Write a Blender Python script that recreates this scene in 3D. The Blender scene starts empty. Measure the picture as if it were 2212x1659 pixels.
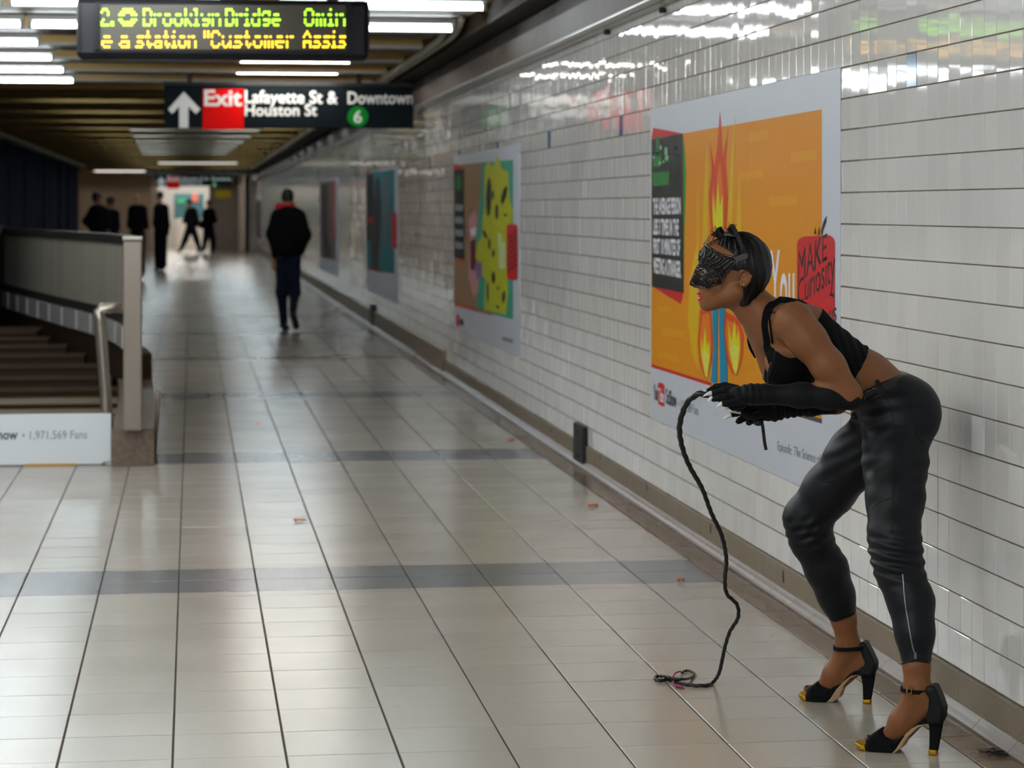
import bpy, bmesh, math, random
import numpy as np
from mathutils import Vector, Matrix

random.seed(7)
rng = np.random.default_rng(7)
SC = bpy.context.scene
COL = SC.collection

# ---------------------------------------------------------------- camera
F, CX, CY, H = 5250.0, 1106.0, 450.0, 1.485      # focal length and principal point in 2212x1659 pixels, eye height
TH = math.atan(691 / F)                          # camera yaw towards the tiled wall
ST, CT = math.sin(TH), math.cos(TH)
XW = 2.235                                       # face of the tiled wall
cam = bpy.data.cameras.new('camera')
camo = bpy.data.objects.new('camera', cam)
COL.objects.link(camo)
camo.location = (0, 0, H)
camo.rotation_euler = (math.pi / 2, 0, -TH)
cam.sensor_width = 36
cam.sensor_fit = 'HORIZONTAL'
cam.lens = 36 * F / 2212
cam.shift_y = -(829.5 - CY) / 2212
cam.clip_end = 300
cam.dof.use_dof = True
cam.dof.focus_distance = 6.95
cam.dof.aperture_fstop = 5.2
SC.camera = camo

# ---------------------------------------------------------------- world and exposure
w = bpy.data.worlds.new('world')
SC.world = w
w.use_nodes = True
w.node_tree.nodes['Background'].inputs[0].default_value = (0.80, 0.86, 1.0, 1)
w.node_tree.nodes['Background'].inputs[1].default_value = 0.03
SC.view_settings.view_transform = 'Standard'
SC.view_settings.look = 'None'
SC.view_settings.gamma = 1
SC.view_settings.use_curve_mapping = False
SC.view_settings.exposure = 0.5
SC.cycles.max_bounces = 6
SC.cycles.diffuse_bounces = 3
SC.cycles.glossy_bounces = 3
SC.cycles.adaptive_threshold = 0.065
SC.cycles.adaptive_min_samples = 12
SC.cycles.caustics_reflective = False
SC.cycles.caustics_refractive = False
TUBE_NEAR, TUBE_SEEN, TUBE_FAR = 50.0, 22.0, 28.0                 # radiance of the ceiling tubes
TUBE_COL, TUBE_COOL, TUBE_COL_FAR = (1.0, 0.95, 0.88), (0.86, 0.95, 1.0), (0.78, 0.92, 1.0)


# ---------------------------------------------------------------- picture points to places
def c2w(p):
    p = np.asarray(p, float)
    a, b, c = p[..., 0], p[..., 1], p[..., 2]
    return np.stack([a * CT + b * ST, -a * ST + b * CT, c], -1)


def PC(px, py, d):
    return np.array([(px - CX) / F * d, d, H - (py - CY) / F * d])


def P(px, py, d):
    return tuple(c2w(PC(px, py, d)))


def FL(px, py, z=0.0):
    return P(px, py, F * (H - z) / (py - CY))


def WL(px, py, X=XW):
    d = X / ((px - CX) / F * CT + ST)
    return P(px, py, d)


def PYp(px, py, Y):
    d = Y / (CT - (px - CX) / F * ST)
    return P(px, py, d)


def proj(p):
    a = p[0] * CT - p[1] * ST
    d = p[0] * ST + p[1] * CT
    return CX + F * a / d, CY + F * (H - p[2]) / d, d


# ---------------------------------------------------------------- materials
def L(r, g, b):
    f = lambda v: (v / 255 / 12.92) if v / 255 <= 0.04045 else ((v / 255 + 0.055) / 1.055) ** 2.4
    return (f(r), f(g), f(b))


MATS = {}


def mat(name, col, rough=0.5, metal=0.0, var=0.0, vsrc=None, noise=None, bump=None, coat=0.0, emit=None, estr=0.0,
        spec=0.5, noise2=None, sheen=0.0, rnoise=0.0):
    if name in MATS:
        return MATS[name]
    m = bpy.data.materials.new(name)
    m.use_nodes = True
    nt = m.node_tree
    N, K = nt.nodes, nt.links
    b = N['Principled BSDF']
    b.inputs['Base Color'].default_value = (*col, 1)
    b.inputs['Roughness'].default_value = rough
    b.inputs['Metallic'].default_value = metal
    b.inputs['Specular IOR Level'].default_value = spec
    b.inputs['Coat Weight'].default_value = coat
    b.inputs['Coat Roughness'].default_value = 0.06
    if sheen:
        b.inputs['Sheen Weight'].default_value = sheen
        b.inputs['Sheen Roughness'].default_value = 0.4
    if emit:
        b.inputs['Emission Color'].default_value = (*emit, 1)
        b.inputs['Emission Strength'].default_value = estr
    geo = N.new('ShaderNodeNewGeometry')
    terms = []

    def nz(scale, detail=3, vec=None):
        t = N.new('ShaderNodeTexNoise')
        t.inputs['Detail'].default_value = detail
        if isinstance(scale, (tuple, list)):
            mp = N.new('ShaderNodeMapping')
            mp.inputs['Scale'].default_value = scale
            K.new(geo.outputs['Position'], mp.inputs['Vector'])
            K.new(mp.outputs[0], t.inputs['Vector'])
            t.inputs['Scale'].default_value = 1
        else:
            t.inputs['Scale'].default_value = scale
            K.new(geo.outputs['Position'], t.inputs['Vector'])
        return t.outputs['Fac']

    def scaled(sock, amt):
        q = N.new('ShaderNodeMath')
        q.operation = 'MULTIPLY_ADD'
        K.new(sock, q.inputs[0])
        q.inputs[1].default_value = 2 * amt
        q.inputs[2].default_value = -amt
        return q.outputs[0]

    for nn in (noise, noise2):
        if nn:
            terms.append(scaled(nz(nn[0], nn[2] if len(nn) > 2 else 3), nn[1]))
    if var:
        if vsrc == 'island':
            s = geo.outputs['Random Per Island']
        else:
            s = N.new('ShaderNodeObjectInfo').outputs['Random']
        terms.append(scaled(s, var))
    if terms:
        acc = None
        for t in terms:
            q = N.new('ShaderNodeMath')
            q.operation = 'ADD'
            if acc is None:
                q.inputs[0].default_value = 1.0
            else:
                K.new(acc, q.inputs[0])
            K.new(t, q.inputs[1])
            acc = q.outputs[0]
        v = N.new('ShaderNodeVectorMath')
        v.operation = 'SCALE'
        v.inputs[0].default_value = col
        K.new(acc, v.inputs['Scale'])
        K.new(v.outputs[0], b.inputs['Base Color'])
    if rnoise:
        q = N.new('ShaderNodeMath')
        q.operation = 'MULTIPLY_ADD'
        K.new(nz(3.0, 2), q.inputs[0])
        q.inputs[1].default_value = rnoise
        q.inputs[2].default_value = rough - rnoise / 2
        K.new(q.outputs[0], b.inputs['Roughness'])
    if bump:
        bp = N.new('ShaderNodeBump')
        bp.inputs['Strength'].default_value = bump[1]
        bp.inputs['Distance'].default_value = bump[2] if len(bump) > 2 else 0.002
        K.new(nz(bump[0], 2), bp.inputs['Height'])
        K.new(bp.outputs[0], b.inputs['Normal'])
    MATS[name] = m
    return m


# ---------------------------------------------------------------- objects
def setp(o, label=None, cat=None, group=None, kind=None):
    if label: o['label'] = label
    if cat: o['category'] = cat
    if group: o['group'] = group
    if kind: o['kind'] = kind
    return o


def empty(name, loc, label, cat, group=None, kind=None):
    o = bpy.data.objects.new(name, None)
    o.empty_display_size = 0.1
    o.location = loc
    COL.objects.link(o)
    return setp(o, label, cat, group, kind)


def link(name, me, mats, parent=None, **kw):
    o = bpy.data.objects.new(name, me)
    COL.objects.link(o)
    if mats is not None:
        for m in (mats if isinstance(mats, (list, tuple)) else [mats]):
            me.materials.append(m)
    if parent is not None:
        o.parent = parent
        o.matrix_parent_inverse = Matrix.Translation(-Vector(world_loc(parent)))
    return setp(o, **kw)


def world_loc(o):
    return o.get('_wl', None) or (tuple(o.location) if o.parent is None else (0, 0, 0))


class MB:
    """collects shapes, then builds ONE mesh object"""

    def __init__(s):
        s.v, s.f, s.m, s.sm = [], [], [], []

    def add(s, vs, fs, mi=0, smooth=False):
        o = len(s.v)
        s.v += [tuple(float(q) for q in p) for p in vs]
        for f in fs:
            s.f.append(tuple(i + o for i in f))
            s.m.append(mi)
            s.sm.append(smooth)
        return s

    def box(s, x0, x1, y0, y1, z0, z1, mi=0):
        vs = [(x0, y0, z0), (x1, y0, z0), (x1, y1, z0), (x0, y1, z0), (x0, y0, z1), (x1, y0, z1), (x1, y1, z1), (x0, y1, z1)]
        return s.add(vs, [(0, 3, 2, 1), (4, 5, 6, 7), (0, 1, 5, 4), (1, 2, 6, 5), (2, 3, 7, 6), (3, 0, 4, 7)], mi)

    def bbox(s, x0, x1, y0, y1, z0, z1, r=0.005, mi=0):
        """bevelled box"""
        bm = bmesh.new()
        bmesh.ops.create_cube(bm, size=1)
        for v in bm.verts:
            v.co = ((x0 + x1) / 2 + v.co.x * (x1 - x0), (y0 + y1) / 2 + v.co.y * (y1 - y0), (z0 + z1) / 2 + v.co.z * (z1 - z0))
        bmesh.ops.bevel(bm, geom=bm.edges[:], offset=r, segments=2, profile=0.5, affect='EDGES')
        bm.verts.index_update()
        vs = [v.co[:] for v in bm.verts]
        fs = [[v.index for v in f.verts] for f in bm.faces]
        bm.free()
        return s.add(vs, fs, mi, False)

    def hexa(s, p8, mi=0):
        return s.add(p8, [(0, 3, 2, 1), (4, 5, 6, 7), (0, 1, 5, 4), (1, 2, 6, 5), (2, 3, 7, 6), (3, 0, 4, 7)], mi)

    def tube(s, pts, r, n=8, mi=0, cap=True, twist=0.0, lob=0.0, nl=3, sq=None):
        pts = [Vector(p) for p in pts]
        m = len(pts)
        rr = r if isinstance(r, (list, tuple, np.ndarray)) else [r] * m
        vs, fs = [], []
        up = Vector((0, 0, 1))
        prev = None
        dist = 0
        for i, p in enumerate(pts):
            t = (pts[min(i + 1, m - 1)] - pts[max(i - 1, 0)])
            if t.length < 1e-9: t = Vector((0, 0, 1))
            t.normalize()
            if prev is None:
                u = t.cross(up)
                if u.length < 0.05: u = t.cross(Vector((1, 0, 0)))
            else:
                u = prev - t * prev.dot(t)
            u.normalize()
            prev = u
            v = t.cross(u)
            if i: dist += (p - pts[i - 1]).length
            for k in range(n):
                an = 2 * math.pi * k / n
                q = rr[i] * (1 + lob * math.cos(nl * an + dist * twist))
                vs.append(p + u * (math.cos(an) * q) + v * (math.sin(an) * q * (sq or 1)))
        for i in range(m - 1):
            for k in range(n):
                a, b = i * n + k, i * n + (k + 1) % n
                fs.append((a, b, b + n, a + n))
        if cap:
            fs.append(tuple(range(n - 1, -1, -1)))
            fs.append(tuple((m - 1) * n + k for k in range(n)))
        return s.add(vs, fs, mi, True)

    def ribbon(s, pts, nors, w, th, mi=0):
        """flat strip: width w lies across the path and the normals, thickness th along the normals"""
        pts = [Vector(p) for p in pts]
        vs, fs = [], []
        m = len(pts)
        ww = w if isinstance(w, (list, tuple)) else [w] * m
        for i, p in enumerate(pts):
            t = (pts[min(i + 1, m - 1)] - pts[max(i - 1, 0)]).normalized()
            n = Vector(nors[i] if isinstance(nors, list) else nors)
            n = (n - t * n.dot(t)).normalized()
            q = t.cross(n) * (ww[i] / 2)
            vs += [p - q - n * th / 2, p + q - n * th / 2, p + q + n * th / 2, p - q + n * th / 2]
        for i in range(m - 1):
            for k in range(4):
                a, b = i * 4 + k, i * 4 + (k + 1) % 4
                fs.append((a, b, b + 4, a + 4))
        fs += [(3, 2, 1, 0), tuple((m - 1) * 4 + k for k in range(4))]
        return s.add(vs, fs, mi, False)

    def lathe(s, prof, c, n=16, mi=0):
        vs, fs = [], []
        for (r, z) in prof:
            for k in range(n):
                an = 2 * math.pi * k / n
                vs.append((c[0] + r * math.cos(an), c[1] + r * math.sin(an), c[2] + z))
        for i in range(len(prof) - 1):
            for k in range(n):
                a, b = i * n + k, i * n + (k + 1) % n
                fs.append((a, b, b + n, a + n))
        fs += [tuple(range(n - 1, -1, -1)), tuple((len(prof) - 1) * n + k for k in range(n))]
        return s.add(vs, fs, mi, True)

    def mesh(s, name):
        me = bpy.data.meshes.new(name)
        me.from_pydata(s.v, [], s.f)
        me.polygons.foreach_set('material_index', s.m)
        me.polygons.foreach_set('use_smooth', s.sm)
        me.update()
        return me

    def build(s, name, mats, parent=None, **kw):
        return link(name, s.mesh(name), mats, parent, **kw)


def spl(pts, n=8):
    """Catmull-Rom through points"""
    p = [np.asarray(q, float) for q in pts]
    p = [2 * p[0] - p[1]] + p + [2 * p[-1] - p[-2]]
    out = []
    for i in range(1, len(p) - 2):
        for k in range(n):
            t = k / n
            out.append(0.5 * ((2 * p[i]) + (-p[i - 1] + p[i + 1]) * t + (2 * p[i - 1] - 5 * p[i] + 4 * p[i + 1] - p[i + 2]) * t * t
                              + (-p[i - 1] + 3 * p[i] - 3 * p[i + 1] + p[i + 2]) * t ** 3))
    out.append(p[-2])
    return out


# ---------------------------------------------------------------- lettering
TCACHE = {}


def text_unit(s, off=0.0):
    """flat lettering scaled to x 0..1 and capital height 0..1; returns vertices, faces"""
    if (s, off) in TCACHE: return TCACHE[(s, off)]
    cu = bpy.data.curves.new('t', 'FONT')
    cu.body = s
    cu.offset = off
    cu.resolution_u = 3
    o = bpy.data.objects.new('t', cu)
    COL.objects.link(o)
    dg = bpy.context.evaluated_depsgraph_get()
    me = bpy.data.meshes.new_from_object(o.evaluated_get(dg))
    v = np.array([q.co[:2] for q in me.vertices])
    f = [tuple(q.vertices) for q in me.polygons]
    bpy.data.objects.remove(o)
    bpy.data.curves.remove(cu)
    bpy.data.meshes.remove(me)
    v[:, 0] = (v[:, 0] - v[:, 0].min()) / (v[:, 0].max() - v[:, 0].min())
    v[:, 1] /= 0.70
    TCACHE[(s, off)] = (v, f)
    return v, f


def text_quad(s, quad, mp, off=0.0, rough=0.0):
    """lettering mapped into the quad bl, br, tr, tl by mp(px, py)"""
    v, f = text_unit(s, off)
    bl, br, tr, tl = [np.array(q, float) for q in quad]
    x, y = v[:, :1], v[:, 1:]
    q = bl * (1 - x) * (1 - y) + br * x * (1 - y) + tr * x * y + tl * (1 - x) * y
    if rough:
        q = q + rng.normal(0, rough, q.shape)
    return [mp(*p) for p in q], f


def ear_poly(pts):
    """triangulate a simple polygon"""
    from mathutils.geometry import tessellate_polygon
    return [tuple(t) for t in tessellate_polygon([[Vector((p[0], p[1], 0)) for p in pts]])]


# ---------------------------------------------------------------- rounded bodies from distance fields
class Field:
    """distance field on a grid in camera-aligned axes (a right, b away, c up)"""

    def __init__(s, lo, hi, res):
        s.lo = np.asarray(lo, float)
        s.res = res
        s.n = np.ceil((np.asarray(hi) - s.lo) / res).astype(int) + 1
        s.ax = [s.lo[i] + res * np.arange(s.n[i]) for i in range(3)]
        s.f = np.full(s.n, 1.0, np.float32)

    def _sub(s, lo, hi):
        i0 = np.clip(np.floor((lo - s.lo) / s.res).astype(int), 0, s.n)
        i1 = np.clip(np.ceil((hi - s.lo) / s.res).astype(int) + 1, 0, s.n)
        return tuple(slice(a, b) for a, b in zip(i0, i1))

    def _grid(s, sl):
        return (s.ax[0][sl[0]][:, None, None], s.ax[1][sl[1]][None, :, None], s.ax[2][sl[2]][None, None, :])

    def _merge(s, sl, d, k, sub=False):
        g = s.f[sl]
        if sub:
            s.f[sl] = np.maximum(g, -d)
            return
        d = d.astype(np.float32)
        if k > 0:
            h = np.maximum(k - np.abs(g - d), 0) / k
            s.f[sl] = np.minimum(g, d) - h * h * k * 0.25
        else:
            s.f[sl] = np.minimum(g, d)

    def cone(s, p1, p2, r1, r2, k=0.02, nrm=None, fac=1.0, sub=False):
        p1, p2 = np.asarray(p1, float), np.asarray(p2, float)
        R = max(r1, r2) * max(fac, 1) + max(k, 0.02) + 3 * s.res
        sl = s._sub(np.minimum(p1, p2) - R, np.maximum(p1, p2) + R)
        if any(q.stop <= q.start for q in sl): return s
        x, y, z = s._grid(sl)
        ba = p2 - p1
        L2 = max(float(ba @ ba), 1e-9)
        dx, dy, dz = x - p1[0], y - p1[1], z - p1[2]
        t = np.clip((dx * ba[0] + dy * ba[1] + dz * ba[2]) / L2, 0, 1)
        ox, oy, oz = dx - t * ba[0], dy - t * ba[1], dz - t * ba[2]
        if nrm is not None:
            n = np.asarray(nrm, float)
            n = n / np.linalg.norm(n)
            c = (ox * n[0] + oy * n[1] + oz * n[2]) * (1 / fac - 1)
            ox, oy, oz = ox + c * n[0], oy + c * n[1], oz + c * n[2]
        s._merge(sl, np.sqrt(ox * ox + oy * oy + oz * oz) - (r1 + (r2 - r1) * t), k, sub)
        return s

    def ell(s, c, r, k=0.02, rot=None, sub=False):
        c, r = np.asarray(c, float), np.asarray(r, float)
        R = max(r) + max(k, 0.02) + 3 * s.res
        sl = s._sub(c - R, c + R)
        if any(q.stop <= q.start for q in sl): return s
        x, y, z = s._grid(sl)
        dx, dy, dz = x - c[0], y - c[1], z - c[2]
        if rot is not None:   # rotation in the a-c plane (radians)
            co, si = math.cos(rot), math.sin(rot)
            dx, dz = dx * co + dz * si, -dx * si + dz * co
        k0 = np.sqrt((dx / r[0]) ** 2 + (dy / r[1]) ** 2 + (dz / r[2]) ** 2)
        k1 = np.sqrt((dx / r[0] ** 2) ** 2 + (dy / r[1] ** 2) ** 2 + (dz / r[2] ** 2) ** 2)
        s._merge(sl, k0 * (k0 - 1) / np.maximum(k1, 1e-6), k, sub)
        return s

    def chain(s, pts, rs, k=0.02, nrm=None, fac=1.0):
        for i in range(len(pts) - 1):
            s.cone(pts[i], pts[i + 1], rs[i], rs[i + 1], k, nrm, fac)
        return s

    def clip(s, poly, inside=True):
        """cut with a polygon in the a-c plane, extruded along b"""
        A, C = np.meshgrid(s.ax[0], s.ax[2], indexing='ij')
        d = poly_sdf(A, C, poly)
        if not inside: d = -d
        s.f = np.maximum(s.f, d[:, None, :].astype(np.float32))
        return s

    def copy(s):
        q = object.__new__(Field)
        q.lo, q.res, q.n, q.ax, q.f = s.lo, s.res, s.n, s.ax, s.f.copy()
        return q

    def surface(s, cmax=None, cmin=None):
        f = s.f
        sg = f < 0
        nx, ny, nz = f.shape
        c = np.zeros((nx - 1, ny - 1, nz - 1), np.int8)
        for i in (0, 1):
            for j in (0, 1):
                for k in (0, 1):
                    c += sg[i:nx - 1 + i, j:ny - 1 + j, k:nz - 1 + k]
        act = np.argwhere((c > 0) & (c < 8))
        if len(act) == 0: return np.zeros((0, 3)), np.zeros((0, 4), int)
        idx = np.full(c.shape, -1, np.int64)
        idx[act[:, 0], act[:, 1], act[:, 2]] = np.arange(len(act))
        cor = np.array([(i, j, k) for i in (0, 1) for j in (0, 1) for k in (0, 1)])
        val = np.stack([f[act[:, 0] + q[0], act[:, 1] + q[1], act[:, 2] + q[2]] for q in cor], 1)
        acc = np.zeros((len(act), 3))
        cnt = np.zeros(len(act))
        for a in range(8):
            for b in range(a + 1, 8):
                if np.abs(cor[a] - cor[b]).sum() == 1:
                    va, vb = val[:, a], val[:, b]
                    m = (va < 0) != (vb < 0)
                    t = va / np.where(m, va - vb, 1)
                    acc += np.where(m[:, None], cor[a] + t[:, None] * (cor[b] - cor[a]), 0)
                    cnt += m
        V = s.lo + s.res * (act + acc / cnt[:, None])
        Q = []
        for ax in range(3):
            sl0 = [slice(None)] * 3
            sl1 = [slice(None)] * 3
            sl0[ax] = slice(0, f.shape[ax] - 1)
            sl1[ax] = slice(1, f.shape[ax])
            s0, s1 = sg[tuple(sl0)], sg[tuple(sl1)]
            e = np.argwhere(s0 != s1)
            o1, o2 = [(1, 2), (2, 0), (0, 1)][ax]
            ok = (e[:, o1] > 0) & (e[:, o2] > 0) & (e[:, o1] < c.shape[o1]) & (e[:, o2] < c.shape[o2])
            e = e[ok]
            flip = s0[e[:, 0], e[:, 1], e[:, 2]]
            q = []
            for (p1, p2) in ((1, 1), (0, 1), (0, 0), (1, 0)):
                g = e.copy()
                g[:, o1] -= p1
                g[:, o2] -= p2
                q.append(idx[g[:, 0], g[:, 1], g[:, 2]])
            q = np.stack(q, 1)
            q[~flip] = q[~flip][:, ::-1]
            Q.append(q)
        Q = np.concatenate(Q)
        if cmax is not None or cmin is not None:
            zc = V[Q].mean(1)[:, 2]
            keep = np.ones(len(Q), bool)
            if cmax is not None: keep &= zc <= cmax
            if cmin is not None: keep &= zc >= cmin
            Q = Q[keep]
        return V, Q

    def near_b(s, a, c, off=0.0, far=False):
        """depth b where the surface (grown by off) is met first along b at a, c"""
        u, v = (a - s.lo[0]) / s.res, (c - s.lo[2]) / s.res
        i = min(max(int(u), 0), s.n[0] - 2)
        k = min(max(int(v), 0), s.n[2] - 2)
        u, v = min(max(u - i, 0), 1), min(max(v - k, 0), 1)
        g = s.f
        col = (g[i, :, k] * (1 - u) + g[i + 1, :, k] * u) * (1 - v) + (g[i, :, k + 1] * (1 - u) + g[i + 1, :, k + 1] * u) * v - off
        h = np.nonzero(col < 0)[0]
        if len(h) == 0:
            return s.ax[1][int(np.argmin(col))]
        j = h[-1] if far else h[0]
        if far:
            j2 = min(j + 1, s.n[1] - 1)
        else:
            j2 = max(j - 1, 0)
        t = col[j] / (col[j] - col[j2]) if col[j] != col[j2] else 0
        return s.ax[1][j] + (s.ax[1][j2] - s.ax[1][j]) * t


def poly_sdf(A, C, poly):
    p = np.asarray(poly, float)
    d = np.full(A.shape, 1e9)
    ins = np.zeros(A.shape, bool)
    n = len(p)
    for i in range(n):
        q0, q1 = p[i], p[(i + 1) % n]
        e = q1 - q0
        wx, wy = A - q0[0], C - q0[1]
        t = np.clip((wx * e[0] + wy * e[1]) / max(e @ e, 1e-12), 0, 1)
        d = np.minimum(d, (wx - t * e[0]) ** 2 + (wy - t * e[1]) ** 2)
        cnd = (q0[1] <= C) != (q1[1] <= C)
        with np.errstate(divide='ignore', invalid='ignore'):
            xi = q0[0] + (C - q0[1]) / (q1[1] - q0[1]) * e[0]
        ins ^= cnd & (A < xi)
    d = np.sqrt(d)
    return np.where(ins, -d, d)


def field_mesh(name, parts, world=True):
    """parts: list of (V, Q) in camera axes -> one smooth mesh"""
    Vs, Qs, o = [], [], 0
    for V, Q in parts:
        if len(Q) == 0: continue
        used, inv = np.unique(Q, return_inverse=True)
        Vs.append(V[used])
        Qs.append(inv.reshape(Q.shape) + o)
        o += len(used)
    V = np.concatenate(Vs)
    Q = np.concatenate(Qs)
    if world: V = c2w(V)
    me = bpy.data.meshes.new(name)
    me.vertices.add(len(V))
    me.vertices.foreach_set('co', V.astype(np.float32).ravel())
    me.loops.add(Q.size)
    me.loops.foreach_set('vertex_index', Q.astype(np.int32).ravel())
    me.polygons.add(len(Q))
    me.polygons.foreach_set('loop_start', np.arange(0, Q.size, 4, dtype=np.int32))
    me.polygons.foreach_set('use_smooth', np.ones(len(Q), bool))
    me.update(calc_edges=True)
    me.validate()
    return me


# lofted/extruded side profile with a width that changes along its length (shoes)
def profile_field(lo, hi, res, poly, hw, rnd):
    """poly in (l, z); hw(l) half width across; rnd edge rounding -> Field in (l, w, z)"""
    fd = Field(lo, hi, res)
    A, C = np.meshgrid(fd.ax[0], fd.ax[2], indexing='ij')
    d2 = poly_sdf(A, C, poly)[:, None, :] + rnd
    wd = np.abs(fd.ax[1])[None, :, None] - np.array([hw(l) for l in fd.ax[0]])[:, None, None] + rnd
    fd.f = (np.minimum(np.maximum(d2, wd), 0) + np.sqrt(np.maximum(d2, 0) ** 2 + np.maximum(wd, 0) ** 2) - rnd).astype(np.float32)
    return fd


# ---------------------------------------------------------------- the setting: floor
M_grout = mat('floor_grout', L(52, 42, 33), 0.85, noise=(6, 0.3))
M_ftile = mat('floor_tile_beige', L(171, 163, 152), 0.21, var=0.05, vsrc='object', noise=(420, 0.16, 2), noise2=(1.6, 0.06), bump=(320, 0.06, 0.001), rnoise=0.08)
M_ftile_s = mat('floor_tile_beige_far', L(171, 163, 152), 0.21, var=0.05, vsrc='island', noise=(420, 0.16, 2), noise2=(1.6, 0.06), bump=(320, 0.06, 0.001), rnoise=0.08)
M_fgrey = mat('floor_tile_grey', L(104, 105, 109), 0.22, var=0.05, vsrc='object', noise=(420, 0.14, 2), bump=(320, 0.06, 0.001))
M_fgrey_s = mat('floor_tile_grey_far', L(104, 105, 109), 0.22, var=0.05, vsrc='island', noise=(420, 0.14, 2), bump=(320, 0.06, 0.001))
M_fbrown = mat('floor_tile_worn', L(122, 101, 82), 0.2, var=0.06, vsrc='object', noise=(4, 0.28, 4), noise2=(300, 0.12, 2), bump=(320, 0.06, 0.001))
M_ffar = mat('floor_far', L(168, 158, 146), 0.21, noise=(0.9, 0.06), bump=(320, 0.06, 0.001))

XF0, XF1, YF0, YT = -4.0, 2.213, -3.0, 34.5
b = MB()
b.box(XF0, XW + 0.05, YF0, YT, -0.12, -0.0035)
b.box(XF0 - 2, XW + 3, YT, 100, -0.12, 0.0, 1)
b.box(-9, XF0 + 0.03, -3, YT, -0.12, 0.0, 1)
floor = b.build('floor', [M_grout, M_ffar], label='long corridor floor of beige tiles with grey cross bands', cat='floor', kind='structure')

rows = []     # (y0, y1, grey)
t = 0.306
for n in range(-3, 6):
    y = 9.78 + 4.8 * n
    rows += [(y, y + t, 1)]
    y += t
    rows += [(y, y + 0.105, 0)]
    y += 0.105
    for k in range(13):
        rows += [(y, y + t, 0)]
        y += t
    rows += [(y, y + 0.105, 0)]
    y += 0.105
    rows += [(y, y + t, 1)]
cols = []
x = -0.052 - 13 * 0.305
while x < XF1 - 0.02:
    cols.append((x, min(x + 0.305, XF1)))
    x += 0.305
tiles = []
for (y0, y1, g) in rows:
    if y0 < YF0 or y1 > YT: continue
    for (x0, x1) in cols:
        if x0 < XF0 or (x1 < -1.0 and y0 > 15): continue
        cx, cy = (x0 + x1) / 2, (y0 + y1) / 2
        d = cx * ST + cy * CT
        if d < 1:
            ar = 0
        else:
            px, py, d = proj((cx, cy, 0))
            ar = (x1 - x0) * (y1 - y0) / d ** 3 if (-90 < px < 2300 and py < 1700 and py > 500) else 0
        tiles.append((ar, x0, x1, y0, y1, 2 if x1 > XF1 - 0.02 else g))
tiles.sort(key=lambda q: -q[0])
TM = {}


def ftile_mesh(w, l, g):
    key = (round(w, 3), round(l, 3), g)
    if key not in TM:
        q = MB()
        a, c, e = w / 2, l / 2, 0.0016
        q.add([(-a, -c, -0.008), (a, -c, -0.008), (a, c, -0.008), (-a, c, -0.008), (-a, -c, -e), (a, -c, -e), (a, c, -e), (-a, c, -e),
               (-a + e, -c + e, 0), (a - e, -c + e, 0), (a - e, c - e, 0), (-a + e, c - e, 0)],
              [(0, 1, 5, 4), (1, 2, 6, 5), (2, 3, 7, 6), (3, 0, 4, 7), (4, 5, 9, 8), (5, 6, 10, 9), (6, 7, 11, 10), (7, 4, 8, 11), (8, 9, 10, 11)])
        me = q.mesh('floor_tile')
        me.materials.append([M_ftile, M_fgrey, M_fbrown][g])
        TM[key] = me
    return TM[key]


GX, GY = 0.0052, 0.0026
rest = MB()
for i, (ar, x0, x1, y0, y1, g) in enumerate(tiles):
    x0, x1, y0, y1 = x0 + GX / 2, x1 - GX / 2, y0 + GY / 2, y1 - GY / 2
    dz = rng.normal(0, 0.0003)
    tx, ty = rng.normal(0, 0.0010, 2)
    if i < 300 and ar > 0:
        o = link('floor_tile', ftile_mesh(x1 - x0, y1 - y0, g), None, floor)
        o.matrix_parent_inverse = Matrix()
        o.location = ((x0 + x1) / 2, (y0 + y1) / 2, dz)
        o.rotation_euler = (tx, ty, 0)
    else:
        e = 0.0016
        cx, cy = (x0 + x1) / 2, (y0 + y1) / 2
        zz = lambda x, y: dz + (y - cy) * tx - (x - cx) * ty
        vs = [(x0, y0, -0.006), (x1, y0, -0.006), (x1, y1, -0.006), (x0, y1, -0.006)]
        vs += [(x, y, zz(x, y)) for x, y in ((x0 + e, y0 + e), (x1 - e, y0 + e), (x1 - e, y1 - e), (x0 + e, y1 - e))]
        rest.add(vs, [(0, 1, 5, 4), (1, 2, 6, 5), (2, 3, 7, 6), (3, 0, 4, 7), (4, 5, 6, 7)], g)
rest.build('floor_tile_field', [M_ftile_s, M_fgrey_s, M_fbrown], floor, kind='stuff')

# ---------------------------------------------------------------- right wall: tiles, baseboard, cove
M_wgrout = mat('wall_grout', L(112, 98, 84), 0.85, noise=(5, 0.35))
M_wtile = mat('wall_tile_cream', L(234, 232, 230), 0.045, var=0.035, vsrc='object', noise=(3, 0.03), bump=(18, 0.05, 0.002), spec=0.5)
M_wtile_s = mat('wall_tile_cream_far', L(234, 232, 230), 0.045, var=0.035, vsrc='island', noise=(3, 0.03), bump=(18, 0.05, 0.002), spec=0.5)
M_wblue = mat('wall_tile_blue', L(66, 124, 168), 0.12, bump=(26, 0.05, 0.002))
M_wfar = mat('wall_far', L(205, 206, 204), 0.14, noise=((0.3, 2.5, 9), 0.07), bump=((4, 9, 9), 0.12, 0.01))
ZW0, PW = 0.1306, 0.10835
b = MB()
b.box(XW + 0.003, XW + 0.30, -3, YT, -0.12, 2.9)
b.box(XW, XW + 0.30, YT, 92, -0.12, 2.9, 1)
wall = b.build('wall_right', [M_wgrout, M_wfar], label='right wall of glossy cream square tiles with a few blue ones', cat='wall', kind='structure')
wt = []
c0 = -int((7.442 - 1.0) / PW)
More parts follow.
